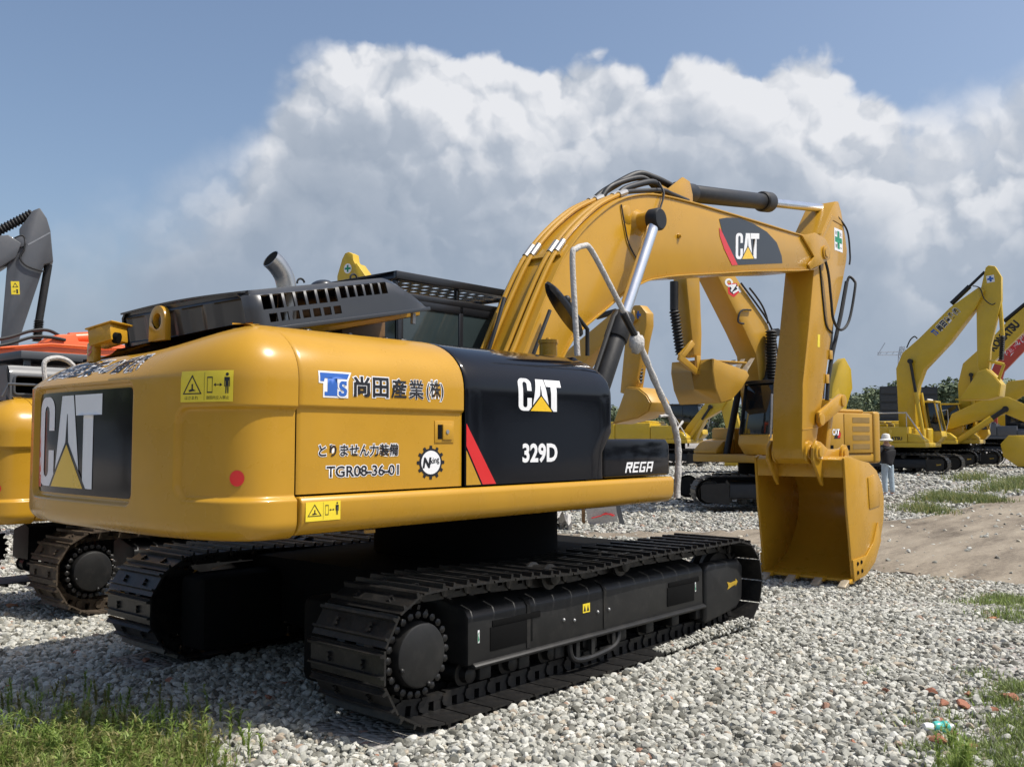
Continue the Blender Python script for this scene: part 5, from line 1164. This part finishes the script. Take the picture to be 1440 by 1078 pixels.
d, k = px_decal(l2, rz2, -.3, (1398, 495), (1436, 457), F2['boom']); d.text('KOMATSU', 0, 0.0, .42, 'ink', .004, w=k, bold=.06); d.finish('lettering')
rz3 = bearing(122); p3 = atD(1420, 640, 62); l3 = (p3[0], p3[1], float(gz(p3[0], p3[1])))
F3 = far_ex('red excavator deep in the row at the right with a raised red boom', 'red', l3, rz3, house='slate', lod=2, yb=-.3, hw=.3,
    boom=[(1380, 600), (1384, 545), (1398, 512), (1440, 464), (1500, 410), (1510, 420), (1445, 488), (1412, 522), (1402, 560), (1402, 600)], stick=[(1496, 402), (1520, 404), (1516, 500), (1506, 500)])
d, k = px_decal(l3, rz3, -.3, (1419, 502), (1450, 469), F3['boom']); d.outlined('建機', 0, 0, .5, 'redp', 'white', w=k, bold=.02, edge=.05, off=.004); d.finish('lettering')
rz4 = bearing(118); p4 = atD(1400, 640, 68); l4 = (p4[0], p4[1], float(gz(p4[0], p4[1])))
far_ex('lemon yellow excavator last in the right row, level boom above the low one', 'lemon', l4, rz4, lod=2, yb=-.3, hw=.3, boom=[(1398, 600), (1402, 556), (1418, 536), (1470, 530), (1500, 540), (1496, 552), (1440, 556), (1424, 566), (1420, 600)], stick=[(1490, 530), (1510, 536), (1512, 600), (1502, 600)])

# =================================================================== person
def skin(name, pts, edges, rad, m, parent=None, sub=1):
    me = bpy.data.meshes.new(name); me.from_pydata(pts, edges, []); o = bpy.data.objects.new(name, me); COL.objects.link(o)
    o.modifiers.new('s', 'SKIN'); sm = o.modifiers.new('d', 'SUBSURF'); sm.levels = sm.render_levels = sub
    for i, r in enumerate(rad): me.skin_vertices[0].data[i].radius = (r, r) if not isinstance(r, tuple) else r
    me.skin_vertices[0].data[0].use_root = True
    dg = bpy.context.evaluated_depsgraph_get(); m2 = bpy.data.meshes.new_from_object(o.evaluated_get(dg)); bpy.data.objects.remove(o)
    m2.materials.clear(); m2.materials.append(m); m2.shade_smooth(); return m2
M['skin'] = mat('skin', (.45, .25, .17), .5); M['denim'] = mat('pale_denim', (.38, .46, .52), .8, var=.15, scale=12); M['shirt'] = mat('black_cloth', (.012, .011, .013), .8); M['hat'] = mat('white_cotton', (.72, .71, .66), .8)
pp = onG(1249, 697); body = skin('person', [(0, 0, .93), (0, 0, 1.12), (0, .01, 1.34), (0, .01, 1.46), (0, .03, 1.54), (0, .04, 1.62), (0, .04, 1.71),
      (-.09, 0, .86), (-.10, .02, .48), (-.10, -.02, .09), (-.10, .10, .03), (.09, 0, .86), (.11, -.02, .48), (.12, -.06, .09), (.12, .06, .03),
      (-.17, .01, 1.40), (-.40, -.02, 1.22), (-.22, .14, 1.10), (-.15, .18, 1.10), (.17, .01, 1.40), (.24, .05, 1.14), (.12, .22, 1.16), (.06, .24, 1.17)],
     [(0, 1), (1, 2), (2, 3), (3, 4), (4, 5), (5, 6), (0, 7), (7, 8), (8, 9), (9, 10), (0, 11), (11, 12), (12, 13), (13, 14), (3, 15), (15, 16), (16, 17), (17, 18), (3, 19), (19, 20), (20, 21), (21, 22)],
     [(.16, .12), (.14, .10), (.17, .11), (.10, .08), .055, .095, .075, .095, .065, .045, .04, .095, .065, .045, .04, .06, .045, .035, .04, .06, .045, .035, .04], M['skin'], sub=2)
pe = thing('person', 'person in white sun hat, black top and pale jeans standing behind the big bucket', 'person', (pp[0], pp[1], float(pp[2])), rz=math.atan2(FW[1], FW[0])-R(90)+R(20), me=body)
leg = skin('trousers', [(0, 0, .97), (-.09, 0, .86), (-.10, .02, .48), (-.10, -.02, .08), (.09, 0, .86), (.11, -.02, .48), (.12, -.06, .08)], [(0, 1), (1, 2), (2, 3), (0, 4), (4, 5), (5, 6)], [(.14, .11), .112, .085, .062, .112, .085, .062], M['denim'], sub=2); link('trousers', leg, pe)
sh = skin('black_top', [(0, 0, .80), (0, 0, 1.06), (0, .01, 1.34), (0, .01, 1.46), (-.17, .01, 1.41), (-.40, -.02, 1.22), (-.26, .11, 1.12), (.17, .01, 1.41), (.24, .05, 1.15), (.15, .18, 1.15)], [(0, 1), (1, 2), (2, 3), (3, 4), (4, 5), (5, 6), (3, 7), (7, 8), (8, 9)], [(.20, .16), (.18, .14), (.205, .14), (.12, .10), .085, .066, .055, .085, .066, .055], M['shirt'], sub=2); link('black_top', sh, pe)
g = G(); g.lathe((0, .04, 1.60), (0, 0, 1), [(0, .19), (.03, .20), (.06, .125), (.15, .115), (.20, .09), (.215, .02)], 20); g.obj('sun_hat', M['hat'], pe)
for sx_ in (-.10, .12): G().ball((sx_, .03, .045), .06, 10, 8, (.8, 1.9, .75)).obj('shoe', M['white'], pe)

# =================================================================== far background
def solid_thing(name, label, cat, g, m, group=None, kind=None, **k):
    me = g.mesh(name, m, **k); return thing(name, label, cat, me=me, group=group)
M['leafa'] = mat('far_leaf_dark', (.085, .115, .055), .7, var=.3, scale=.6); M['leafb'] = mat('far_leaf_mid', (.13, .16, .08), .7, var=.3, scale=.6); M['bark'] = mat('bark', (.12, .09, .07), .85)
def tree_meshes(seed):
    r = random.Random(seed); h = 8.0; tg = G(); tg.tube([(0, 0, -.3), (.1, 0, 1.6), (0, .15, 3.4), (.2, .1, 5.6)], .2, 7, [.26, .2, .15, .06])
    cg = G(); blobs = []
    for k in range(16):
        z = r.uniform(2.2, 7.4); w_ = 2.3*math.sin(math.pi*min(1, (z-.6)/8.2))**.7; a = r.uniform(0, 6.28); q = r.uniform(0, 1)**.6*w_
        blobs.append((q*math.cos(a), q*math.sin(a), z, r.uniform(.6, 1.15)))
        if k % 3 == 0: tg.tube([(.05, .05, z*.55), (q*math.cos(a)*.8, q*math.sin(a)*.8, z-.2)], .05, 5, [.09, .03])
    for bx_, by_, bz_, br in blobs:
        for k in range(75):
            v = Vector((r.gauss(0, 1), r.gauss(0, 1), r.gauss(0, 1))).normalized()*br*r.uniform(.55, 1.08); c = Vector((bx_, by_, bz_))+v
            n = (v.normalized()+Vector((r.uniform(-.8, .8), r.uniform(-.8, .8), r.uniform(-.2, 1)))).normalized(); t = n.orthogonal().normalized(); b = n.cross(t); s_ = r.uniform(.13, .3)
            cg.cur = 0 if r.random() < .6 else 1
            cg.add([c+t*s_, c+b*s_*.7, c-t*s_, c-b*s_*.7], [(0, 1, 2, 3)])
    return tg.mesh('trunk', M['bark']), cg.mesh('crown', [M['leafa'], M['leafb']], fix=False)
TM = [tree_meshes(s) for s in range(4)]
def add_tree(u, vtop, D, i):
    p = atD(u, 617, D); z = float(gz(p[0], p[1])); top = atD(u, vtop, D)[2]; hgt = max(3.0, top-z); k = hgt/8.3
    t = thing('tree', 'leafy green tree in the long row along the horizon', 'tree', (p[0], p[1], z), random.uniform(0, 6.28), 'trees along the horizon'); kk = random.uniform(.9, 1.25)
    t.scale = (k*kk, k*kk, k)
    link('trunk', TM[i % 4][0], t); link('crown', TM[i % 4][1], t)
i = 0
for u, v in [(1190, 552), (1204, 556), (1220, 546), (1236, 540), (1252, 532), (1268, 534), (1300, 540), (1315, 538), (1330, 532), (1345, 528), (1360, 532), (1376, 536), (1400, 534), (1418, 530), (1436, 534), (1455, 530), (1475, 535), (1500, 528), (1530, 535), (1560, 530)]:
    add_tree(u, v+random.uniform(-3, 3), random.uniform(88, 120), i); i += 1
    add_tree(u+9, v+6+random.uniform(-3, 3), random.uniform(95, 130), i+1)
for u, v in [(815, 572), (835, 570), (852, 568), (868, 566), (884, 572), (900, 570), (914, 576), (930, 572), (944, 568), (960, 572), (1000, 574), (1012, 568), (1026, 572), (1040, 568), (1056, 566), (1072, 570), (1100, 565), (1130, 565), (1160, 560)]:
    add_tree(u, v+random.uniform(-3, 3), random.uniform(110, 150), i); i += 1
    add_tree(u+8, v+5+random.uniform(-3, 3), random.uniform(110, 150), i+2)
for k in range(29):  # unseen trees, added only to darken what the glossy panels reflect
    a = R(70+k*9.3 if k < 20 else -52-(k-20)*8); q = CAM[:2]+(30 if k < 20 else 44)*np.array([math.cos(YAW+a), math.sin(YAW+a)])*random.uniform(.85, 1.3)
    t = thing('tree', 'unseen green tree added behind the viewer for panel reflections', 'tree', (q[0], q[1], 0), k*1.7, 'unseen trees added for reflections'); t.scale = (1.3, 1.3, random.uniform(.75, 1.1))
    link('trunk', TM[k % 4][0], t); link('crown', TM[k % 4][1], t)
# pylon
D0 = 300; g = G(); bp0 = atD(1272, 617, D0); rx = np.array([RT[0], RT[1], 0]); fx_ = np.array([FW[0], FW[1], 0]); base = np.array([bp0[0], bp0[1], .6])
Zt = lambda v: atD(1272, v, D0)[2]
def q_(rr_, ff_, z): return tuple(base+rx*rr_+fx_*ff_+np.array([0, 0, z-.6]))
zt, za = Zt(487), Zt(499)
levels = [(.6, 3.4), (8, 2.3), (16, 1.5), (za, .9), (zt, .5)]
for sx_ in (-1, 1):
    for sy_ in (-1, 1): g.tube([q_(sx_*w_, sy_*w_, z) for z, w_ in levels], .14, 4)
for (z0, w0), (z1, w1) in zip(levels[:-1], levels[1:]):
    for m_ in range(2):
        a, b = z0+(z1-z0)*m_/2, z0+(z1-z0)*(m_+1)/2; wa, wb = w0+(w1-w0)*m_/2, w0+(w1-w0)*(m_+1)/2
        for sy_ in (-1, 1): g.tube([q_(-wa, sy_*wa, a), q_(wb, sy_*wb, b)], .1, 4); g.tube([q_(wa, sy_*wa, a), q_(-wb, sy_*wb, b)], .1, 4)
for zz_ in (za, za+1.4):
    g.tube([q_(-8, 0, zz_+(.0 if zz_ == za else -.6)), q_(9, 0, zz_)], .16, 4)
g.tube([q_(-8, 0, za), q_(-5.5, 0, zt+1.2)], .14, 4)
for k in range(8): g.tube([q_(-7.5+2*k, 0, za), q_(-6.5+2*k, 0, za+1.2)], .08, 4)
M['galv'] = mat('galvanised', (.34, .37, .41), .6)
solid_thing('pylon', 'grey lattice power pylon far off above the trees', 'pylon', g, M['galv'])
M['darkbox'] = mat('dark_grey_sheet', (.038, .042, .046), .6)
# slatted dark boxes behind the row
def slat_box(label, u0, u1, v0, D, zt_):
    p = atD((u0+u1)/2, 617, D); z = float(gz(p[0], p[1])); wd = (u1-u0)/F*D*1.05; top = atD(u0, v0, D)[2]-z
    t = thing('container', label, 'container', (p[0], p[1], z), YAW-math.pi/2-math.atan(((u0+u1)/2-720)/F))
    g = G(); g.bb(-wd/2, wd/2, 0, 1.6, 0, top); g.obj('shell', M['darkbox'], t)
    n = 9; sm = G().bb(-wd/2+.06, wd/2-.06, -.06, .0, -.0, top/n*.72).mesh('slat', M['darkbox'])
    for k in range(n): link('slat', sm, t).location = (0, 0, .05+k*top/n)
slat_box('tall dark slatted container behind the company lettered boom', 1240, 1263, 543, 55, 0)
slat_box('dark slatted container between the lettered boom and its stick', 1292, 1318, 544, 58, 0)
# board and post under the machine, far side
pbd = onG(845, 738); t = thing('board', 'pale grey tilted board with red scrawl on gravel, seen above the near track', 'board', (pbd[0], pbd[1], float(pbd[2])), YAW-math.pi/2)
g = G(); g.box((.02, 0, .24), (.62, .05, .40), Matrix.Rotation(R(14), 3, 'X')@Matrix.Rotation(R(-8), 3, 'Y')); g.obj('panel', M['wrap'], t)
g = G(); g.box((-.36, .05, .3), (.07, .07, .75)); g.obj('post', M['brown'], t); g = G(); g.box((.40, .06, .22), (.10, .05, .52), Matrix.Rotation(R(-14), 3, 'Y')); g.obj('stay', M['slate'], t)
g = G(); g.tube([(-.2, -.062, .15), (0, -.055, .20), (.1, -.048, .26), (.25, -.055, .19)], .012, 5); g.tube([(.02, -.055, .22), (.2, -.05, .24), (.28, -.05, .20)], .012, 5); g.obj('red_scrawl', M['redp'], t)
pbd = onG(778, 742); t = thing('plastic_sheet', 'crumpled white plastic sheet beyond the near track, left of the board', 'sheet', (pbd[0], pbd[1], float(pbd[2])), YAW)
rs = random.Random(3); g = G(); g.grid(lambda a, b: (a*.5, b*.35, .25+.3*b*.5+.22*math.sin(a*6+b*4)*math.cos(b*7)), np.linspace(-1, 1, 14), np.linspace(-1, 1, 12)); o = g.obj('sheet_folds', M['wrap'], t, angle=25, fix=False)
# =================================================================== gravel, weeds, small debris
stone_col = bpy.data.collections.new('stone_shapes')                # not linked to the scene: only the scatter uses it
m, nt, b = node_mat('gravel_stone'); M['stone'] = m; L = nt.links.new
oi = nt.nodes.new('ShaderNodeObjectInfo'); tc = nt.nodes.new('ShaderNodeTexCoord')
c1 = ramp_node(nt, oi.outputs['Random'], [(0, (.095, .092, .074)), (1, (.30, .13, .08)), (.12, (.195, .190, .160)), (.34, (.315, .310, .268)), (.60, (.43, .425, .375)), (.86, (.575, .565, .51)), (.95, (.42, .39, .31)), (.995, (.36, .29, .22))])
n1 = nt.nodes.new('ShaderNodeTexNoise'); n1.inputs['Scale'].default_value = 2.2; n1.inputs['Detail'].default_value = 5; L(tc.outputs['Object'], n1.inputs['Vector'])
mr = nt.nodes.new('ShaderNodeMapRange'); mr.inputs['To Min'].default_value = .62; mr.inputs['To Max'].default_value = 1.3; L(n1.outputs['Fac'], mr.inputs['Value'])
mx = nt.nodes.new('ShaderNodeMixRGB'); mx.blend_type = 'MULTIPLY'; mx.inputs[0].default_value = 1; L(c1, mx.inputs[1]); L(mr.outputs[0], mx.inputs[2]); L(mx.outputs[0], b.inputs['Base Color']); b.inputs['Roughness'].default_value = .88
def rock_mesh(seed, name='stone', m=None):
    r = random.Random(seed); bm = bmesh.new(); bmesh.ops.create_icosphere(bm, subdivisions=2, radius=1)
    ax = [(Vector((r.gauss(0, 1), r.gauss(0, 1), r.gauss(0, 1))).normalized(), r.uniform(.48, .86)) for _ in range(10)]
    for v in bm.verts:
        for n, k in ax:
            q = v.co.dot(n)
            if q > k: v.co -= n*(q-k)
        v.co *= r.uniform(.96, 1.04)
    me = bpy.data.meshes.new(name)
    for v in bm.verts: v.co = Vector((v.co.x*1.15, v.co.y*.92, v.co.z*.72))
    bm.to_mesh(me); bm.free(); me.materials.append(m or M['stone']); me.shade_smooth(); me.set_sharp_from_angle(angle=R(24)); return me
for s in range(9): stone_col.objects.link(bpy.data.objects.new('stone', rock_mesh(100+s)))
def scatter(d0, d1, dens, smin, smax, lift):
    rm = lambda d: .60*d+1.4
    area = .6*(d1*d1-d0*d0)+2.8*(d1-d0); n = int(area*dens)
    d = np.sqrt(RNG.uniform(d0*d0, d1*d1, n)); r = RNG.uniform(-1, 1, n)*rm(d); x = CAM[0]+d*FW[0]+r*RT[0]; y = CAM[1]+d*FW[1]+r*RT[1]
    s = np.clip(np.exp(RNG.normal(math.log((smin*smax)**.5)-.08, .48, n)), smin*.55, smax*1.6)
    keep = ~in_poly(ROADPOLY, x, y) | (RNG.random(n) < .03)
    for yc in (-1.295, 1.295): keep &= ~((abs(y-yc) < .34) & (x > -2.38) & (x < (1.0 if yc < 0 else 2.2)-.0))
    soil = (np.sin(x*1.1+2*np.sin(y*.7))+np.sin(y*1.6+1.5*np.sin(x*.9))); u = r/np.maximum(d, .1)
    keep &= ~((u > .40) & (d < 8) & (RNG.random(n) < np.clip((u-.40)*7, 0, .8)))
    x, y, s = x[keep], y[keep], s[keep]
    z = gz(x, y)+s*lift*RNG.uniform(.2, 1.5, len(x)); return x, y, z, s
bat = [scatter(3.9, 9.2, 2700, .011, .023, .4), scatter(9.2, 14, 1100, .014, .026, .3), scatter(14, 24, 230, .022, .038, .3), scatter(24, 48, 42, .035, .06, .3)]
# the loose bank spilled over the front of the near track
nb = 900; bx_ = RNG.uniform(.55, 2.1, nb); bat.append((bx_, RNG.uniform(-1.64, -1.50, nb), .045+RNG.uniform(0, .05, nb)*np.clip((bx_-.4), 0, 1), RNG.uniform(.012, .023, nb)))
nb = 160; t = RNG.choice([-1, 1], nb); bat.append((RNG.uniform(-2.5, -2.42, nb), RNG.uniform(-1.6, -1.0, nb)*t, RNG.uniform(.0, .05, nb), RNG.uniform(.012, .022, nb)))
Xs, Ys, Zs, Ss = (np.concatenate([q[i] for q in bat]) for i in range(4)); N = len(Xs)
me = bpy.data.meshes.new('gravel'); me.vertices.add(N); me.vertices.foreach_set('co', np.stack([Xs, Ys, Zs], 1).astype(np.float32).ravel())
a = me.attributes.new('scl', 'FLOAT', 'POINT'); a.data.foreach_set('value', Ss.astype(np.float32))
a = me.attributes.new('rot', 'FLOAT_VECTOR', 'POINT'); rot = np.stack([RNG.normal(0, .45, N), RNG.normal(0, .45, N), RNG.uniform(0, 6.283, N)], 1); a.data.foreach_set('vector', rot.astype(np.float32).ravel())
a = me.attributes.new('pick', 'INT', 'POINT'); a.data.foreach_set('value', RNG.integers(0, 9, N).astype(np.int32))
gr = link('gravel', me, kind='stuff')
ng = bpy.data.node_groups.new('scatter_stones', 'GeometryNodeTree'); ng.interface.new_socket('Geometry', in_out='INPUT', socket_type='NodeSocketGeometry'); ng.interface.new_socket('Geometry', in_out='OUTPUT', socket_type='NodeSocketGeometry')
ni, no = ng.nodes.new('NodeGroupInput'), ng.nodes.new('NodeGroupOutput'); m2p = ng.nodes.new('GeometryNodeMeshToPoints'); ip = ng.nodes.new('GeometryNodeInstanceOnPoints'); ci = ng.nodes.new('GeometryNodeCollectionInfo')
ci.inputs['Collection'].default_value = stone_col; ci.inputs['Separate Children'].default_value = True; ci.inputs['Reset Children'].default_value = True
def attr(nm, t): 
    n = ng.nodes.new('GeometryNodeInputNamedAttribute'); n.data_type = t; n.inputs['Name'].default_value = nm; return n.outputs['Attribute']
K = ng.links.new; K(ni.outputs[0], m2p.inputs['Mesh']); K(m2p.outputs[0], ip.inputs['Points']); K(ci.outputs[0], ip.inputs['Instance']); ip.inputs['Pick Instance'].default_value = True
K(attr('pick', 'INT'), ip.inputs['Instance Index']); K(attr('rot', 'FLOAT_VECTOR'), ip.inputs['Rotation']); K(attr('scl', 'FLOAT'), ip.inputs['Scale']); K(ip.outputs[0], no.inputs[0])
gr.modifiers.new('scatter', 'NODES').node_group = ng
print('stones', N)

# ---- weeds
def leaf_mat(name, c1, c2):
    m, nt, b = node_mat(name); L = nt.links.new; g_ = nt.nodes.new('ShaderNodeNewGeometry'); c = ramp_node(nt, g_.outputs['Random Per Island'], [(0, c1), (1, c2)]); L(c, b.inputs['Base Color']); b.inputs['Roughness'].default_value = .55
    tr = nt.nodes.new('ShaderNodeBsdfTranslucent'); L(c, tr.inputs[0]); ms = nt.nodes.new('ShaderNodeMixShader'); ms.inputs[0].default_value = .45; L(b.outputs[0], ms.inputs[1]); L(tr.outputs[0], ms.inputs[2]); L(ms.outputs[0], nt.nodes['Material Output'].inputs[0]); return m
M['grass'] = leaf_mat('weed_green', (.17, .27, .05), (.38, .46, .13)); M['straw'] = leaf_mat('weed_straw', (.34, .30, .13), (.22, .25, .07)); M['dull'] = leaf_mat('weed_dull', (.095, .14, .04), (.20, .23, .085))
def blade(g, x, y, z, h, lean, az_, wd, n=4):
    P = []; dx, dy = math.cos(az_), math.sin(az_); sx_, sy_ = -dy, dx
    for i in range(n+1):
        t = i/n; o = lean*t*t; w_ = wd*(1-t**1.5)+.0006; c = (x+dx*o, y+dy*o, z+h*t*(1-.25*t*(lean/h if h else 0)))
        P += [(c[0]-sx_*w_, c[1]-sy_*w_, c[2]), (c[0]+sx_*w_, c[1]+sy_*w_, c[2])]
    g.add(P, [(2*i, 2*i+1, 2*i+3, 2*i+2) for i in range(n)]); return P[-1]
def stalk(g, x, y, z, h, r, feather=True):
    az_ = r.uniform(0, 6.28); ln = r.uniform(.05, .22)*h; pts = [(x+math.cos(az_)*ln*t*t, y+math.sin(az_)*ln*t*t, z+h*t) for t in np.linspace(0, 1, 7)]
    g.tube(pts, .002, 3, [.0028-.0018*t for t in np.linspace(0, 1, 7)], cap=False)
    for i in range(2, 7):
        p = pts[i]
        for k in range(7 if feather else 3):
            a = r.uniform(0, 6.28); q = p[2]-r.uniform(0, h/7); blade(g, p[0], p[1], q, r.uniform(.02, .06)*(1.5-i/7), r.uniform(.02, .05), a, r.uniform(.0025, .006), 2)
def patch(name, label_px, n, spread, hmin, hmax, mats, stalks=0, seed=1, wd=(.002, .005)):
    r = random.Random(seed); g = G(); tot = 0
    for (u, v, k) in label_px:
        c = onG(u, v)
        for _ in range(int(n*k)):
            rr_, a = spread*math.sqrt(r.random())*r.uniform(.3, 1.25), r.uniform(0, 6.28); x, y = c[0]+rr_*math.cos(a), c[1]+rr_*math.sin(a); g.cur = 0 if r.random() < .72 else 1
            h = r.uniform(hmin, hmax)*(1.15-.5*rr_/spread/1.25); blade(g, x, y, float(gz(x, y))-.01, h, r.uniform(.1, .9)*h, r.uniform(0, 6.28), r.uniform(*wd), 4)
        for _ in range(int(stalks*k)):
            rr_, a = spread*math.sqrt(r.random()), r.uniform(0, 6.28); x, y = c[0]+rr_*math.cos(a), c[1]+rr_*math.sin(a); g.cur = 0 if r.random() < .6 else 1
            stalk(g, x, y, float(gz(x, y))-.01, r.uniform(hmax*.7, hmax*1.35), r)
    return g.obj(name, [M[q] for q in mats], fix=False, angle=180, kind='stuff')
patch('weeds', [(20, 1085, 1.3), (75, 1075, 1.5), (130, 1080, 1.2), (190, 1085, 1.1), (235, 1095, .6), (60, 1120, 1.3), (160, 1125, 1.2), (-40, 1080, 1)], 1500, .33, .05, .21, ['grass', 'straw'], stalks=42, seed=4, wd=(.0012, .0034))
patch('weeds', [(20, 1020, .5), (60, 1010, .3), (170, 1030, .4), (215, 1035, .4), (265, 1040, .15), (240, 1010, .06), (95, 1025, .5)], 150, .20, .04, .13, ['grass', 'straw'], stalks=9, seed=9, wd=(.0012, .0032))
patch('weeds', [(255, 1070, .8), (285, 1060, .5), (310, 1075, .35), (270, 1035, .5), (235, 1020, .5), (180, 1005, .5), (120, 1000, .6), (60, 990, .6), (20, 985, .5), (330, 1085, .2), (150, 1040, 1), (90, 1050, 1), (215, 1060, 1)], 70, .26, .04, .16, ['grass', 'straw'], stalks=10, seed=21, wd=(.001, .0026))
patch('grass', [(1440, 850, 1.2), (1410, 846, .9), (1385, 850, .5), (1470, 858, 1.2), (1430, 872, .6)], 900, .42, .04, .15, ['dull', 'grass'], seed=5, wd=(.003, .007))
patch('grass', [(1400, 985, .8), (1430, 970, 1), (1440, 1040, 1.2), (1400, 1060, .9), (1350, 1078, .7), (1375, 950, .25), (1460, 1010, 1), (1345, 1050, .4), (1330, 1010, .3), (1230, 945, .08), (1440, 1085, 1.2), (1300, 1060, .3), (1420, 1020, .8), (1290, 1020, .15)], 900, .24, .015, .085, ['dull', 'grass'], stalks=0, seed=6, wd=(.002, .005))
patch('grass', [(1345, 1095, 1), (1352, 1060, .35)], 160, .10, .06, .2, ['grass', 'grass'], stalks=8, seed=7)
patch('grass', [(1305, 720, .9), (1318, 704, 1.1), (1335, 706, 1.2), (1355, 705, 1.3), (1372, 705, 1.2), (1385, 704, .8), (1292, 716, .4), (1325, 698, .8)], 800, .75, .06, .30, ['dull', 'straw'], seed=8, wd=(.006, .014))
patch('grass', [(1430, 684, 1), (1445, 680, 1.2), (1420, 688, .8), (1465, 678, 1.2), (1365, 676, .4), (1372, 672, .4), (1390, 692, .3), (1480, 684, 1)], 800, 1.0, .10, .40, ['dull', 'straw'], seed=10, wd=(.008, .018))
patch('grass', [(1205, 800, .4), (1300, 816, .3), (1340, 818, .3)], 90, .6, .03, .09, ['dull', 'straw'], seed=11, wd=(.004, .008))

# ---- broken bricks, bottle
M['brick'] = mat('broken_brick', (.30, .115, .065), .9, var=.3, scale=25, dirt=((.45, .36, .28), .6), bump=.3, bscale=60); M['brick2'] = mat('orange_brick', (.44, .19, .09), .9, var=.25, scale=25, dirt=((.5, .42, .33), .6), bump=.3, bscale=60)
BM = {k: [rock_mesh(300+s, 'broken_brick', M[k]) for s in range(4)] for k in ('brick', 'brick2')}
bl_ = [(1021, 927, .055, 1, 'largest orange brick chunk of the pair beside the front of the near track'), (1047, 928, .045, 1, 'smaller orange brick chunk of the pair beside the front of the near track'), (1008, 944, .05, 1, None), (940, 985, .055, 1, 'orange brick lump alone on the pale gravel midway along the near track'), (953, 992, .04, 1, None),
       (1087, 1006, .05, 0, 'dark red brick piece alone in the middle of the pale gravel'), (1199, 1047, .045, 0, None), (1272, 1024, .035, 0, None), (1325, 993, .075, 0, None), (1353, 996, .085, 0, 'biggest dark red brick lump in the rubble above the turquoise bottle'), (1394, 1002, .06, 0, None), (1320, 1015, .05, 0, None), (1320, 1046, .09, 0, 'large red brick slab just under the turquoise bottle'),
       (1364, 1054, .06, 0, None), (1362, 979, .055, 0, None), (1420, 984, .08, 0, None), (1310, 976, .07, 0, None), (1342, 1036, .05, 0, None), (1081, 877, .045, 1, None), (1173, 894, .04, 0, None), (1350, 903, .045, 0, None), (1396, 872, .06, 1, 'orange brick lump near the dirt road beside the right grass'), (15, 855, .085, 1, 'orange brick chunk in the sunlit gravel at the far left'),
       (108, 920, .055, 0, 'red brick piece in the shaded gravel behind the twin tracks'), (28, 942, .04, 1, None), (12, 968, .05, 0, None), (240, 960, .06, 0, None), (205, 930, .05, 0, None), (375, 985, .06, 0, None), (400, 965, .05, 0, None), (880, 915, .03, 0, None), (1285, 1005, .03, 0, None)]
for i, (u, v, s, k, lab) in enumerate(bl_):
    p = onG(u, v); me = BM['brick2' if k else 'brick'][i % 4]; o = thing('broken_brick', lab or 'small reddish broken brick piece lying among the gravel', 'brick', (p[0], p[1], float(p[2])+s*.30), random.uniform(0, 6.28), 'broken bricks among the gravel', me); o.scale = (s*.78, s*.62, s*.55)
p = onG(1316, 1033); M['teal'] = mat('turquoise_plastic', (.06, .44, .38), .3, coat=.2, var=.05)
bt_ = thing('bottle', 'small turquoise and white plastic bottle lying in the rubble at lower right', 'bottle', (p[0], p[1], float(p[2])+.045), YAW-R(90)+R(4))
g = G(); g.lathe((-.015, 0, 0), (1, 0, 0), [(0, .020), (.004, .031), (.03, .036), (.045, .030), (.052, .029), (.062, .036), (.085, .033), (.095, .022), (.097, .02)], 20); g.obj('bottle_body', M['teal'], bt_)
g = G(); g.lathe((-.075, 0, 0), (1, 0, 0), [(0, .012), (.006, .024), (.03, .028), (.058, .022), (.06, .02)], 16); g.lathe((.082, 0, 0), (1, 0, 0), [(0, .019), (.02, .018), (.024, .01)], 14); g.obj('bottle_cap', M['white'], bt_)
